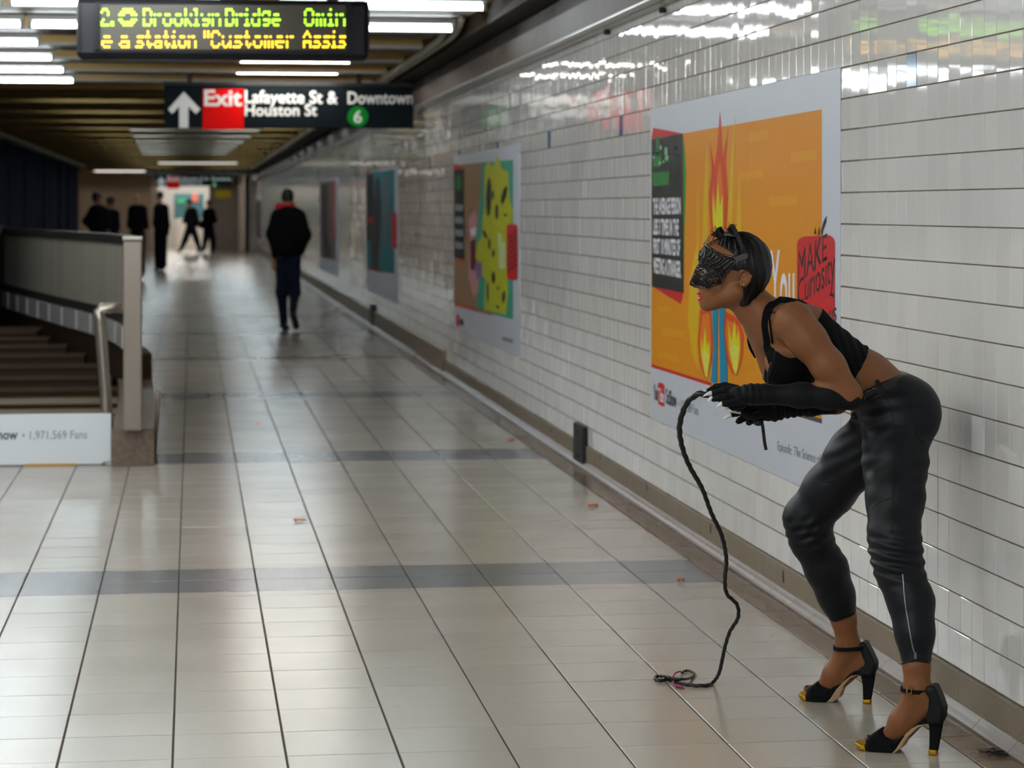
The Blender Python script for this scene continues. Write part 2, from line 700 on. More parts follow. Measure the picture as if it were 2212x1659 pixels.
for j in range(22):
    z0, z1 = ZW0 + PW * j, min(ZW0 + PW * (j + 1), 2.49)
    if z1 - z0 < 0.03: continue
    for i in range(c0, int((YT - 7.442) / PW)):
        y0 = 7.442 + PW * i
        y1 = y0 + PW
        px, py, d = proj((XW, (y0 + y1) / 2, (z0 + z1) / 2))
        vis = d > 1 and -10 < px < 2230 and -40 < py < 1690
        blue = (j == 16 and (i + 1) % 24 == 0)
        ar = 1 / d ** 3 if vis else 0
        if blue and vis and d < 18: ar = 9
        if 1405 < px < 1815 and 0.456 < (z0 + z1) / 2 < 1.97: ar = 0
        wt.append((ar, y0, y1, z0, z1, blue))
wt.sort(key=lambda q: -q[0])
WM = {}


def wtile_mesh(w, h, blue):
    key = (round(w, 3), round(h, 3), blue)
    if key not in WM:
        q = MB()
        a, c, e = w / 2, h / 2, 0.0013
        q.add([(0.006, -a, -c), (0.006, a, -c), (0.006, a, c), (0.006, -a, c), (e, -a, -c), (e, a, -c), (e, a, c), (e, -a, c),
               (0, -a + e, -c + e), (0, a - e, -c + e), (0, a - e, c - e), (0, -a + e, c - e)],
              [(0, 4, 5, 1), (1, 5, 6, 2), (2, 6, 7, 3), (3, 7, 4, 0), (4, 8, 9, 5), (5, 9, 10, 6), (6, 10, 11, 7), (7, 11, 8, 4), (8, 11, 10, 9)])
        me = q.mesh('wall_tile')
        me.materials.append(M_wblue if blue else M_wtile)
        WM[key] = me
    return WM[key]


rest = MB()
WGY, WGZ = 0.0024, 0.0038
for i, (ar, y0, y1, z0, z1, blue) in enumerate(wt):
    y0, y1, z0, z1 = y0 + WGY / 2, y1 - WGY / 2, z0 + WGZ / 2, z1 - WGZ / 2
    dx = rng.normal(0, 0.0004)
    ty, tz = rng.normal(0, 0.0045), rng.normal(0, 0.0065)
    cy, cz = (y0 + y1) / 2, (z0 + z1) / 2
    if i < 300 and ar > 0:
        o = link('wall_tile', wtile_mesh(y1 - y0, z1 - z0, blue), None, wall)
        o.matrix_parent_inverse = Matrix()
        o.location = (XW + dx, cy, cz)
        o.rotation_euler = (0, ty, tz)
    else:
        e = 0.0013
        xx = lambda y, z: XW + dx + (z - cz) * ty - (y - cy) * tz
        vs = [(XW + 0.005, y0, z0), (XW + 0.005, y1, z0), (XW + 0.005, y1, z1), (XW + 0.005, y0, z1)]
        vs += [(xx(y, z), y, z) for y, z in ((y0 + e, z0 + e), (y1 - e, z0 + e), (y1 - e, z1 - e), (y0 + e, z1 - e))]
        rest.add(vs, [(0, 4, 5, 1), (1, 5, 6, 2), (2, 6, 7, 3), (3, 7, 4, 0), (4, 7, 6, 5)], 1 if blue else 0)
rest.build('wall_tile_field', [M_wtile_s, M_wblue], wall, kind='stuff')

M_gran = mat('baseboard_granite', L(140, 126, 108), 0.45, noise=(260, 0.5, 3), noise2=(5, 0.22, 3), bump=(200, 0.15, 0.001))
M_cove = mat('cove_tile', L(112, 95, 86), 0.30, noise=(7, 0.25, 4), noise2=(150, 0.1))
M_dark = mat('soot_black', L(22, 22, 22), 0.7)
base = empty('baseboard_right', (XW, 10, 0), 'speckled granite baseboard along the foot of the tiled wall', 'baseboard', kind='structure')
y = 2.0
while y < 88:
    ln = 1.22 if y < 21 else 4.0
    top = ZW0 - 0.002 if y < 21.4 else 0.215
    MB().bbox(XW - 0.012 - (0.010 if y > 21.4 else 0), XW + 0.004, y + 0.001, y + ln - 0.001, 0.0, top, 0.002).build('granite_panel', M_gran, base)
    y += ln
y = 3.0
cove_prof = [(0.0, 0.0), (-0.034, 0.0), (-0.032, 0.009), (-0.026, 0.016), (-0.017, 0.024), (-0.009, 0.034), (-0.003, 0.040), (0.0, 0.042)]
CM = {}
trim = empty('trim_1', (XW - 0.012, 10, 0), 'rounded brown cove tiles where the wall meets the floor', 'trim', kind='structure')
while y < 60:
    ln = 0.305 if y < 20 else 4.0
    q = MB()
    vs = []
    for yy in (y + 0.001, y + ln - 0.001):
        vs += [(XW - 0.012 - (0.010 if y > 21.3 else 0) + p[0], yy, p[1] + 0.0005) for p in cove_prof]
    n = len(cove_prof)
    q.add(vs, [(k, k + 1, k + 1 + n, k + n) for k in range(n - 1)] + [tuple(range(n))[::-1], tuple(range(n, 2 * n))], 0, False)
    q.build('cove_tile', M_cove, trim)
    y += ln
for (px, py, h) in ((1397, 1052, 0.022), (1535, 1142, 0.024), (1692, 1245, 0.026), (1190, 930, 0.02), (1296, 986, 0.02)):
    p = WL(px, py, XW - 0.0122)
    MB().add([(p[0] - 0.0004, p[1] + 0.006, p[2] + h), (p[0] - 0.0004, p[1] - 0.010, p[2] + h * 0.7), (p[0] - 0.0004, p[1] - 0.012, p[2] - h * 0.8),
            (p[0] - 0.0004, p[1] + 0.002, p[2] - h), (p[0] - 0.0004, p[1] + 0.012, p[2] - h * 0.3)], [(0, 1, 2, 3, 4)]).build('chip', M_dark, base)

# black joint covers on the wall foot
for i, (xa, xb, zt, lab) in enumerate(((1249, 1270, 0.238, 'black metal joint cover on the wall foot, the nearer one'),
                                       (803.5, 812, 0.30, 'black metal joint cover on the wall foot, far one by the third poster'))):
    ya, yb = WL(xa, 900)[1], WL(xb, 900)[1]
    r = empty('joint_cover', (XW - 0.03, (ya + yb) / 2, 0), lab, 'joint cover', 'black joint covers')
    MB().bbox(XW - 0.030, XW - 0.001, yb, ya, 0.0, zt, 0.004).build('plate', mat('cover_black', L(24, 26, 28), 0.45, metal=0.2), r)
    for zz in (0.06, zt - 0.03):
        MB().tube([(XW - 0.030, (ya + yb) / 2, zz), (XW - 0.034, (ya + yb) / 2, zz)], 0.012, 8).build('screw', mat('screw_dark', L(60, 60, 60), 0.4, metal=0.7), r)

# ---------------------------------------------------------------- ceiling
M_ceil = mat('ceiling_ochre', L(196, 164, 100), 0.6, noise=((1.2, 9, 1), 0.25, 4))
M_rib = mat('ceiling_rib_grey', L(176, 174, 166), 0.45, metal=0.1, noise=((2, 1, 1), 0.12))
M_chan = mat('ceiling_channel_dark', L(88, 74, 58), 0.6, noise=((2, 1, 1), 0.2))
M_hous = mat('lamp_housing_grey', L(150, 148, 142), 0.4, metal=0.3)
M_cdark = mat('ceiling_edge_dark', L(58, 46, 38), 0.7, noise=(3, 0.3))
b = MB()
b.box(-9, XW + 0.3, -3, 92, 2.86, 2.95)
ceil = b.build('ceiling', M_ceil, label='low ribbed ochre ceiling above the corridor', cat='ceiling', kind='structure')
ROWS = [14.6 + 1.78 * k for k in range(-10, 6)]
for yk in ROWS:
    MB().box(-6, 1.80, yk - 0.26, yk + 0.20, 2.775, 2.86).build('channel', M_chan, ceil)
    MB().box(-6, 1.80, yk + 0.92, yk + 1.06, 2.768, 2.86).build('rib', M_ceil, ceil)
    MB().box(-6, 1.80, yk + 0.90, yk + 1.08, 2.745, 2.768).build('rib_lip', M_rib, ceil)
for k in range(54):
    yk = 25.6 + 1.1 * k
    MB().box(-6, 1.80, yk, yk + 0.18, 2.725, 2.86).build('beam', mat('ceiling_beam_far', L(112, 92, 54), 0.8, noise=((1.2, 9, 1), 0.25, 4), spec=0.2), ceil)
    if 11 <= k <= 27:  # boards added, pale to stand for lamp glare reflected off the ceiling
        MB().box(-0.85 - 0.01 * k, 1.30 - 0.02 * k, yk - 0.02, yk + 0.20, 2.712, 2.725).build('glare_board', M_rib, ceil)

# ledge along the top of the wall with its pale underside, and conduits
M_ledge = mat('ledge_brown', L(96, 82, 72), 0.6, noise=((1, 4, 4), 0.25))
M_under = mat('ledge_underside', L(176, 172, 166), 0.35, metal=0.15, noise=((1, 3, 3), 0.12))
led = empty('trim_2', (2.1, 10, 2.45), 'brown ledge with a pale metal underside along the wall top', 'trim', kind='structure')
MB().box(2.10, XW + 0.01, -3, 88, 2.462, 2.60).build('ledge', M_ledge, led)
MB().box(2.105, 2.165, -3, 88, 2.452, 2.466).build('soffit_strip', M_under, led)
MB().box(2.171, XW + 0.002, -3, 88, 2.450, 2.466).build('soffit_strip', M_under, led)
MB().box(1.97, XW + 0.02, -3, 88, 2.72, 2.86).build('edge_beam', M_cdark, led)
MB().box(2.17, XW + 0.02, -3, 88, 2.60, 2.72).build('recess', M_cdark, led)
M_pipe = mat('conduit_grey', L(176, 168, 150), 0.4, metal=0.3, noise=(3, 0.1))
for i, (xx, zz) in enumerate(((1.845, 2.75), (1.91, 2.755))):
    pts = [(xx, 80, zz), (xx, 40, zz), (xx, 18.4 - i * 0.35, zz)] + [(xx, 18.0 - i * 0.35, zz + 0.015), (xx, 17.75 - i * 0.35, zz + 0.045), (xx, 17.6 - i * 0.35, zz + 0.085)]
    MB().tube(pts, 0.026, 10).build('conduit', M_pipe, label='pale conduit pipe under the ceiling edge, ' + ('outer one of the pair' if i == 0 else 'the one next to the wall'),
                                    cat='conduit', group='conduits along the wall top')
for (px, py) in ((1440, 21), (1319, 69)):
    p = WL(px, py)
    MB().lathe([(0.018, -0.015), (0.018, 0.006), (0.010, 0.012)], (p[0] - 0.02, p[1], p[2]), 10).build(
        'wall_bolt', M_dark, label='small dark bolt on the tiles under the ledge, ' + ('nearer one' if px > 1400 else 'farther one'), cat='bolt', group='bolts under the ledge')


# ---------------------------------------------------------------- ceiling tubes
def lamp(x0, x1, y, z, col, st, label, group, thin=True):
    r = empty('ceiling_lamp', ((x0 + x1) / 2, y, z), label, 'lamp', group)
    MB().bbox(x0 - 0.03, x1 + 0.03, y - 0.035, y + 0.035, z + 0.03, z + 0.075, 0.006).build('housing', M_hous, r)
    for xx in (x0 - 0.012, x1 + 0.012):
        MB().box(xx - 0.012, xx + 0.012, y - 0.02, y + 0.02, z - 0.02, z + 0.03).build('socket', M_hous, r)
    mt = mat('tube_glow_%s_%d' % ('cool' if col == TUBE_COL_FAR else 'warm', round(st * 10)), (0.9, 0.9, 0.9), 0.4, emit=col, estr=st)
    MB().tube([(x0, y, z), (x1, y, z)], 0.019, 6, cap=False).build('tube', mt, r)
    return r


ordn = ['nearest', 'second', 'third', 'fourth', 'fifth', 'sixth']
for i, yk in enumerate(ROWS):
    seen = yk > 14
    if seen:
        k = i - 10
        lab = 'glowing fluorescent tube at the left end of the ' + ordn[k] + ' ceiling row in view'
        labr = ('glowing' if k < 2 else 'recessed') + ' fluorescent tube on the right of the ' + ordn[k] + ' ceiling row in view'
        gr = 'ceiling tubes in view'
    else:
        lab = labr = 'unseen fluorescent ceiling tube overhead, nearer to the viewer than the display'
        gr = 'ceiling tubes overhead'
    TS = TUBE_SEEN if seen else TUBE_NEAR
    lamp(-2.35, -1.13, yk, 2.70, TUBE_COOL, TS, lab, gr)
    if not seen:
        lamp(-1.05, 0.17, yk, 2.70, TUBE_COL, TS, lab, gr)
        lamp(-4.9, -3.7, yk, 2.70, TUBE_COL, TS, lab, gr)  # column added out of view to light the wall more frontally
        lamp(-7.6, -6.4, yk, 2.70, TUBE_COL, TS, lab, gr)  # second added column, also out of view, for the wall light
    if not seen or k < 2 or k in (3, 4, 5):
        if not seen:
            pass
        elif k < 2:
            lamp(0.52, 1.74, yk, 2.70, TUBE_COL, TS, labr, gr)
        else:
            lamp(0.42, 1.36, yk + 1.32, 2.772, TUBE_COL, TS * 1.5, labr, gr)
    if seen and k < 2:
        lamp(-1.05, 0.17, yk, 2.70, TUBE_COL, TS, 'glowing fluorescent tube behind the display in the ' + ordn[k] + ' ceiling row in view', gr)
for i in range(16):
    yk = 25.6 + 1.1 * (3 * i + 2) + 0.64
    for xa, sd in ((-1.7, 'left'), (0.5, 'right')):
        lamp(xa, xa + 1.2, yk, 2.785, TUBE_COL_FAR, TUBE_FAR, 'cool white tube recessed between far ceiling beams', 'far recessed tubes')
lamp(-0.9, 1.2, 66, 2.70, TUBE_COL, 0.7, 'warm tube before the far sign, lighting the ceiling end', 'far end tubes')


# ---------------------------------------------------------------- stair side: balustrade, curb, steps, handrail
M_pan = mat('balustrade_panel', L(206, 198, 180), 0.5, noise=((6, 6, 0.4), 0.10), var=0.05)
M_rail = mat('rail_steel', L(150, 142, 132), 0.28, metal=0.8, noise=(9, 0.08))
M_post = mat('post_steel', L(134, 122, 112), 0.35, metal=0.3, noise=((5, 5, 1), 0.08))
M_curb = mat('curb_granite', L(106, 88, 72), 0.4, noise=(38, 0.75, 3), noise2=(140, 0.25))
M_wht = mat('white_glazed', L(235, 232, 228), 0.3, var=0.08, noise=(8, 0.08))
M_brn = mat('stair_brown', L(66, 46, 30), 0.75, spec=0.25, noise=(5, 0.25, 4))
M_tread = mat('stair_tread', L(140, 124, 96), 0.55, noise=((3, 12, 3), 0.22, 4))
M_drk = mat('stair_dark', L(40, 33, 28), 0.8, noise=(3, 0.2))
plan = [(-0.335, 14.15), (-0.345, 15.4), (-0.37, 16.9), (-0.43, 18.4), (-0.56, 19.7), (-0.82, 21.2), (-1.18, 22.9), (-1.60, 25.0), (-2.03, 27.2)]
crv = [tuple(q) for q in spl(plan, 10)]
acc = [0]
for i in range(1, len(crv)):
    acc.append(acc[-1] + math.dist(crv[i], crv[i - 1]))
TL = acc[-1]


def along(s):
    s = min(max(s, 0), TL)
    for i in range(1, len(acc)):
        if acc[i] >= s:
            q = (s - acc[i - 1]) / (acc[i] - acc[i - 1])
            p = [crv[i - 1][k] + q * (crv[i][k] - crv[i - 1][k]) for k in (0, 1)]
            d = (crv[i][0] - crv[i - 1][0], crv[i][1] - crv[i - 1][1])
            l = math.hypot(*d)
            return p, (d[0] / l, d[1] / l)


def slab(q, s0, s1, w0, w1, z0, z1, n=1, mi=0):
    for k in range(n):
        a, ta = along(s0 + (s1 - s0) * k / n)
        c, tc = along(s0 + (s1 - s0) * (k + 1) / n)
        f = lambda p, t, w, z: (p[0] + t[1] * w, p[1] - t[0] * w, z)
        q.hexa([f(a, ta, w0, z0), f(a, ta, w1, z0), f(c, tc, w1, z0), f(c, tc, w0, z0), f(a, ta, w0, z1), f(a, ta, w1, z1), f(c, tc, w1, z1), f(c, tc, w0, z1)], mi)
    return q


bal = empty('balustrade', (-0.335, 14.15, 0), 'long curving stair balustrade of grey upright panels on a granite curb', 'balustrade')
slab(MB(), 0.0, 4.2, -0.125, 0.118, 0, 0.215, 14).build('curb', M_curb, bal)
slab(MB(), 4.2, TL, -0.06, 0.13, 0, 0.40, 20).build('base_wall', M_brn, bal)
s = 4.6
while s < TL - 0.7:
    slab(MB(), s, s + 0.70, -0.075, -0.058, 0.415, 0.585, 4).build('white_tile', M_wht, bal)
    s += 0.78
slab(MB(), 4.2, TL, -0.058, 0.05, 0.40, 0.66, 24).build('kick_board', M_drk, bal)
s = 0.12
while s < TL - 0.1:
    bot = 0.235 if s < 4.2 else 0.66
    slab(MB(), s, s + 0.152, -0.02, 0.02, bot, 1.20, 1).build('panel', M_pan, bal)
    s += 0.16
slab(MB(), 0.1, TL, -0.032, 0.032, 1.20, 1.275, 40).build('top_rail', M_rail, bal)
MB().bbox(-0.390, -0.285, 14.02, 14.14, 0.215, 1.30, 0.008).build('post', M_post, bal)
MB().bbox(-0.396, -0.279, 14.01, 14.15, 1.30, 1.325, 0.006).build('post_cap', M_rail, bal)
hp = [P(238, 985, 14.1), P(228, 850, 14.1), P(216, 690, 14.1), P(214, 672, 14.1), P(219, 666, 14.1), P(272, 664, 14.1)]
rl = empty('handrail', (hp[0][0], hp[0][1], 0), 'bent steel handrail at the foot of the stairs beside the white board', 'handrail')
MB().tube([(hp[0][0], hp[0][1], 0.0)] + hp[1:], [0.034, 0.034, 0.036, 0.036, 0.030, 0.030], 12).build('rail', M_rail, rl)
MB().lathe([(0.06, 0), (0.06, 0.01), (0.05, 0.02)], (hp[0][0], hp[0][1], 0), 14).build('flange', M_rail, rl)
p0, p1 = FL(333, 996), P(343, 842, 13.9)
MB().tube([p0, p1], 0.012, 8).build('bumper_bar', M_post, label='thin steel bar leaning on the outer side of the granite curb', cat='bar')

yk = [893, 868, 843, 818, 793, 770, 750, 733, 719]
xe = [268, 266, 263, 243, 217, 182, 142, 103, 76]
st = empty('stairs', (-1.8, 17.4, 0), 'shallow brown steps rising left behind the white board', 'stairs')
pts = []
for k in range(9):
    d = 17.4 + 0.5 * k
    q = P(xe[k], yk[k], d)
    pts.append(q)
for k in range(9):
    x1, y0, z1 = pts[k]
    y1 = pts[k + 1][1] + 0.02 if k < 8 else y0 + 1.2
    MB().bbox(-4.5, x1, y0, y1, 0.0, z1 - 0.012, 0.003).build('step', M_brn, st)
    MB().bbox(-4.5, x1, y0 - 0.03, y1 - 0.02, z1 - 0.012, z1, 0.003).build('tread', M_tread if k < 2 else M_brn, st)
b = MB()
b.box(-5, -2.0, 24.0, 24.3, 0, 2.9)
b.box(-2.25, -2.05, 24.3, 27.3, 0, 1.3)
M_navy = mat('unlit_navy', L(5, 6, 12), 0.9, noise=((0.4, 0.4, 0.2), 0.5))  # near-black colour stands for the missing light in this recess
b.build('wall_left', M_navy, label='side wall blackened as unlit at the left edge beyond the steps', cat='wall', kind='structure')
M_blue = mat('unlit_hoarding', L(4, 9, 30), 0.95, spec=0.05, noise=((0.5, 0.6, 0.3), 0.5), var=0.3)  # very dark colour stands for the lack of light on this side
hd = empty('hoarding', (-3.12, 50, 0), 'navy hoarding of tall boards darkened as unlit along the far left side', 'hoarding')
for k in range(16):
    MB().bbox(-3.20, -3.12 + rng.uniform(-0.02, 0.02), 36.5 + k * 2.0, 38.48 + k * 2.0, 0, 2.62, 0.01).build('board', M_blue, hd)
M_beam = mat('left_beam', L(120, 108, 84), 0.6, noise=(2, 0.3))
lb = MB()
lb.box(-3.32, -3.08, 24.5, 72, 2.62, 2.86)
lb.build('trim_3', M_cdark, label='dark beam over the navy hoarding on the left', cat='beam', kind='structure')
MB().tube([(-3.02, 24.5, 2.68), (-3.02, 47, 2.68), (-3.02, 70, 2.68)], 0.05, 10).build('pipe', M_beam, label='pale pipe running under the ceiling on the far left', cat='pipe')

# white board before the steps
M_board = mat('board_white', L(216, 222, 228), 0.5)
M_ink = mat('print_dark', L(62, 66, 70), 0.6)
M_ink2 = mat('print_grey', L(132, 138, 146), 0.6)
YB = PYp(120, 984, 14.25)[1]
pa, pb = PYp(240, 893, YB), PYp(243, 984, YB)
wb = empty('sign_board', (-1.9, YB, 0), 'long white board with a fan count standing before the steps', 'board')
MB().bbox(-3.4, pa[0], YB, YB + 0.02, 0.006, pa[2], 0.003).build('board', M_board, wb)
mpB = lambda px, py: tuple(np.array(PYp(px, py, YB)) + np.array((0, -0.002, 0)))
q = MB()
q.add(*text_quad('SciShow', [(-44, 949), (38, 949), (38, 928), (-44, 928)], mpB, 0.02))
q.build('lettering', M_ink, wb)
q = MB()
q.add(*text_quad('• 1,971,569 Fans', [(48, 949), (188, 947), (188, 929), (48, 931)], mpB, 0.0))
q.build('lettering', M_ink2, wb)
q = MB()
q.box(-0.95, -0.66, YB - 0.012, YB, 0.001, 0.012)
q.build('tape', mat('tape_yellow', L(196, 150, 60), 0.6), wb)

# ---------------------------------------------------------------- hanging exit sign and LED display
M_sign = mat('sign_black', L(16, 26, 32), 0.6, spec=0.08)
M_red = mat('sign_red', L(226, 6, 6), 0.6, spec=0.1)
M_white = mat('sign_white', L(240, 244, 246), 0.5)
M_green = mat('sign_green', L(8, 140, 50), 0.6, spec=0.1)


def exit_sign(ysgn, x0, x1, yt, yb, label, s, grp):
    """pixel frame x0..x1, yt..yb at hall distance ysgn; s = pixel scale against the near sign"""
    mp = lambda px, py: PYp(px, py, ysgn)
    A, B = mp(x0, yt), mp(x1, yb)
    r = empty('exit_sign', ((A[0] + B[0]) / 2, ysgn, B[2]), label, 'sign', grp)
    MB().bbox(A[0], B[0], ysgn, ysgn + 0.10, B[2], A[2], 0.008).build('panel', M_sign, r)
    MB().bbox(A[0] - 0.01, B[0] + 0.01, ysgn - 0.01, ysgn + 0.11, A[2], A[2] + 0.035, 0.004).build('top_channel', mat('sign_channel', L(18, 18, 20), 0.4), r)
    for px in (0.10, 0.78 if s == 1.0 else 0.9):
        xx = A[0] + px * (B[0] - A[0])
        MB().box(xx - 0.025, xx + 0.025, ysgn + 0.03, ysgn + 0.07, A[2] + 0.03, 2.86).build('hanger', mat('sign_channel', (0, 0, 0)), r)
    fr = lambda u, v, k=1: tuple(np.array(mp(x0 + u * s, yt + v * s)) + np.array((0, -0.002 * k, 0)))

    def poly(pts, m, nm, k=1):
        q = MB()
        vs = [fr(u, v, k) for u, v in pts]
        q.add(vs, ear_poly(pts))
        return q.build(nm, m, r)

    poly([(83, 8), (172, 8), (172, 96), (83, 96)], M_red, 'red_field')
    poly([(42, 14), (78, 52), (68, 62), (52, 46), (52, 92), (32, 92), (32, 46), (17, 62), (8, 52)], M_white, 'arrow')
    poly([(418 + 22.5 * math.cos(a), 68 + 22.5 * math.sin(a)) for a in np.linspace(0, 2 * math.pi, 25)[:-1]], M_green, 'green_disc')
    for tx, qd, of in (('Exit', [(86, 44), (168, 44), (168, 10), (86, 10)], 0.025), ('Lafayette St &', [(174, 38), (375, 40), (375, 13), (174, 11)], 0.018),
                       ('Houston St', [(174, 66), (330, 66), (330, 41), (174, 41)], 0.018), ('Downtown', [(396, 40), (537, 40), (537, 14), (396, 14)], 0.02),
                       ('6', [(409, 81), (427, 81), (427, 55), (409, 55)], 0.02)):
        MB().add(*text_quad(tx, qd, lambda u, v: fr(u, v, 2), of)).build('lettering', M_white, r)
    return r


exit_sign(23.3, 355, 893, 184, 277, 'black hanging exit sign with a red Exit field and white arrow, the near one', 1.0, 'exit signs')
exit_sign(76.0, 335, 500, 378, 402, 'small far exit sign before the bright corridor end', 0.307, 'exit signs')

YD = 13.2
A, B = PYp(165, -6, YD), PYp(799, 130, YD)
dp = empty('led_display', ((A[0] + B[0]) / 2, YD, B[2]), 'hanging train display with green and orange dotted lettering in a black case', 'display')
MB().bbox(A[0], B[0], YD, YD + 0.16, B[2], A[2], 0.03).build('case', mat('display_case', L(16, 15, 19), 0.4, spec=0.2), dp)
fr = lambda px, py, k=1: tuple(np.array(PYp(px, py, YD)) + np.array((0, -0.003 * k, 0)))
q = MB()
q.add([fr(217, 107), fr(747, 107), fr(747, 11), fr(217, 11)], [(0, 1, 2, 3)])
q.build('screen', mat('display_screen', L(62, 57, 46), 0.3, noise=(60, 0.08), spec=0.2), dp)
for u0, u1, v0, v1 in ((205, 217, 6, 112), (747, 759, 6, 112), (205, 759, 4, 11), (205, 759, 107, 115)):
    a, c = fr(u0, v0, 0), fr(u1, v1, 0)
    MB().box(a[0], c[0], YD - 0.012, YD + 0.001, c[2], a[2]).build('bezel', mat('display_bezel', L(11, 10, 12), 0.5, spec=0.2), dp)
for px in (240, 720):
    a = fr(px, 0)
    MB().box(a[0] - 0.03, a[0] + 0.03, YD + 0.05, YD + 0.11, A[2] - 0.01, 2.86).build('hanger', mat('sign_channel', (0, 0, 0)), dp)
G5 = {'2': '01110 10001 00001 00110 01000 10000 11111', '.': '00 00 00 00 00 11 11', 'B': '11110 10001 10001 11110 10001 10001 11110',
      'r': '0000 0000 1011 1100 1000 1000 1000', 'o': '00000 00000 01110 10001 10001 10001 01110', 'k': '1000 1000 1001 1010 1100 1010 1001',
      'l': '110 010 010 010 010 010 111', 'y': '00000 00000 10001 10001 01111 00001 01110', 'n': '00000 00000 10110 11001 10001 10001 10001',
      'i': '010 000 110 010 010 010 111', 'd': '00001 00001 01101 10011 10001 10001 01111', 'g': '00000 01111 10001 10001 01111 00001 01110',
      'e': '00000 00000 01110 10001 11111 10000 01110', '8': '01110 10001 10001 01110 10001 10001 01110', 'm': '00000 00000 11010 10101 10101 10101 10101',
      'a': '00000 00000 01110 00001 01111 10001 01111', 's': '00000 00000 01111 10000 01110 00001 11110', 't': '0100 0100 1110 0100 0100 0101 0010',
      '"': '101 101 101 000 000 000 000', 'C': '01110 10001 10000 10000 10000 10001 01110', 'u': '00000 00000 10001 10001 10001 10011 01101',
      'A': '00100 01010 10001 10001 11111 10001 10001', '@': '001111100 011111110 111000111 110111011 110000111 011111110 001111100'}


def led(word, x0, x1, y0, y1):
    g = [[r for r in G5[ch].split()] for ch in word]
    W = sum(len(a[0]) + 1 for a in g) - 1
    out = []
    c = 0
    for a in g:
        for rr in range(7):
            if rr == 3: continue
            for cc, bit in enumerate(a[rr]):
                if bit == '1': out.append((x0 + (c + cc + 0.5) * (x1 - x0) / W, y0 + (rr + 0.5) * (y1 - y0) / 7))
        c += len(a[0]) + 1
    return out


def leds(words, y0, y1, name, m):
    q = MB()
    for wd, xa, xb in words:
        for (u, v) in led(wd, xa, xb, y0, y1):
            q.add([fr(u - 2.6, v, 2), fr(u, v + 3.1, 2), fr(u + 2.6, v, 2), fr(u, v - 3.1, 2)], [(0, 1, 2, 3)])
    q.build(name, m, dp, kind='stuff')


leds((('2.', 218, 246), ('@', 256, 296), ('Brooklyn', 309, 477), ('Bridge', 487, 606), ('8min', 657, 746)), 18, 57, 'green_dots', mat('led_green', (0.2, 0.5, 0.02), 0.5, emit=(0.33, 0.95, 0.02), estr=2.6))
leds((('e', 219, 243), ('a', 257, 280), ('station', 293, 424), ('"Customer', 440, 634), ('Assis', 655, 747)), 66, 104, 'orange_dots', mat('led_orange', (0.6, 0.3, 0.02), 0.5, emit=(1.0, 0.58, 0.01), estr=2.6))

# ---------------------------------------------------------------- far end of the corridor
M_tan = mat('end_wall_tan', L(196, 176, 148), 0.7, noise=((0.6, 1, 0.3), 0.25))
M_part = mat('end_partition', L(156, 142, 132), 0.6, noise=(1.5, 0.15))
M_cream = mat('end_cream', L(214, 200, 184), 0.5)
M_endw = mat('end_white', L(236, 232, 226), 0.6)
e = MB()
a, c = PYp(452, 398, 86), PYp(516, 535, 86)
e.box(a[0], c[0], 86, 86.2, 0, 2.86)
a, c = PYp(150, 372, 86), PYp(330, 545, 86)
e.box(a[0] - 1.5, c[0], 86, 86.2, 0, 2.86, 1)
a, c = PYp(330, 372, 86), PYp(455, 402, 86)
e.box(a[0], c[0], 86, 86.2, c[2], 2.86, 0)
a, c = PYp(536, 372, 86), PYp(600, 402, 86)
e.box(a[0], XW + 0.3, 86, 86.2, 0, 2.86, 2)
e.build('wall_end', [M_part, M_tan, M_endw], label='far end wall with a grey partition beside the bright opening', cat='wall', kind='structure')
e = MB()
a, c = PYp(250, 372, 97), PYp(560, 402, 97)
e.box(a[0], c[0] + 1, 97, 97.2, 0, 3.2)
e.box(a[0], c[0] + 1, 86.2, 97, 2.9, 3.1)
e.build('wall_back', M_endw, label='white wall of the bright space beyond the far opening', cat='wall', kind='structure')
for i, yy in enumerate((88.5, 91.5, 94.5)):
    lamp(-1.6, 1.4, yy, 2.80, TUBE_COL, 60 if i else 61, 'tube lamp in the bright space beyond the far opening, ' + ordn[i] + ' row', 'tubes beyond the far opening')
for (x0, x1, m, lab) in ((515, 527, M_cream, 'cream post right of the grey partition at the corridor end'), (528.5, 537, M_sign, 'dark post against the wall at the corridor end'),
                         (327, 341, M_cream, 'cream post left of the bright opening')):
    a, c = PYp(x0, 400, 85), PYp(x1, 540, 85)
    r = empty('end_post', ((a[0] + c[0]) / 2, 85, 0), lab, 'post', 'posts at the corridor end')
    MB().bbox(a[0], c[0], 84.9, 85.1, 0.06, 2.8, 0.02).build('shaft', m, r)
    MB().bbox(a[0] - 0.008, c[0] + 0.008, 84.87, 85.13, 0, 0.06, 0.01).build('base', m, r)
    MB().bbox(a[0] - 0.02, c[0] + 0.02, 84.88, 85.12, 2.8, 2.86, 0.01).build('head', m, r)
a, c = PYp(464, 410, 85.9), PYp(499, 428, 85.9)
r = empty('yellow_sign', ((a[0] + c[0]) / 2, 85.9, a[2]), 'small yellow notice on the far grey partition', 'sign')
MB().bbox(a[0], c[0], 85.88, 85.99, c[2], a[2], 0.01).build('plate', mat('notice_yellow', L(226, 206, 20), 0.5), r)
a, c = PYp(376, 418, 95), PYp(440, 472, 95)
kk = empty('advert_wall', ((a[0] + c[0]) / 2, 95, 0), 'teal and green advert panel inside the bright far opening', 'advert')
MB().bbox(a[0], c[0], 94.9, 95.0, c[2], a[2], 0.02).build('panel', mat('advert_teal', L(70, 120, 132), 0.6, noise=(1.3, 0.4)), kk)
MB().bbox(a[0] + 0.1, c[0] - 0.1, 94.85, 95.05, 0, c[2], 0.02).build('stand', M_endw, kk)
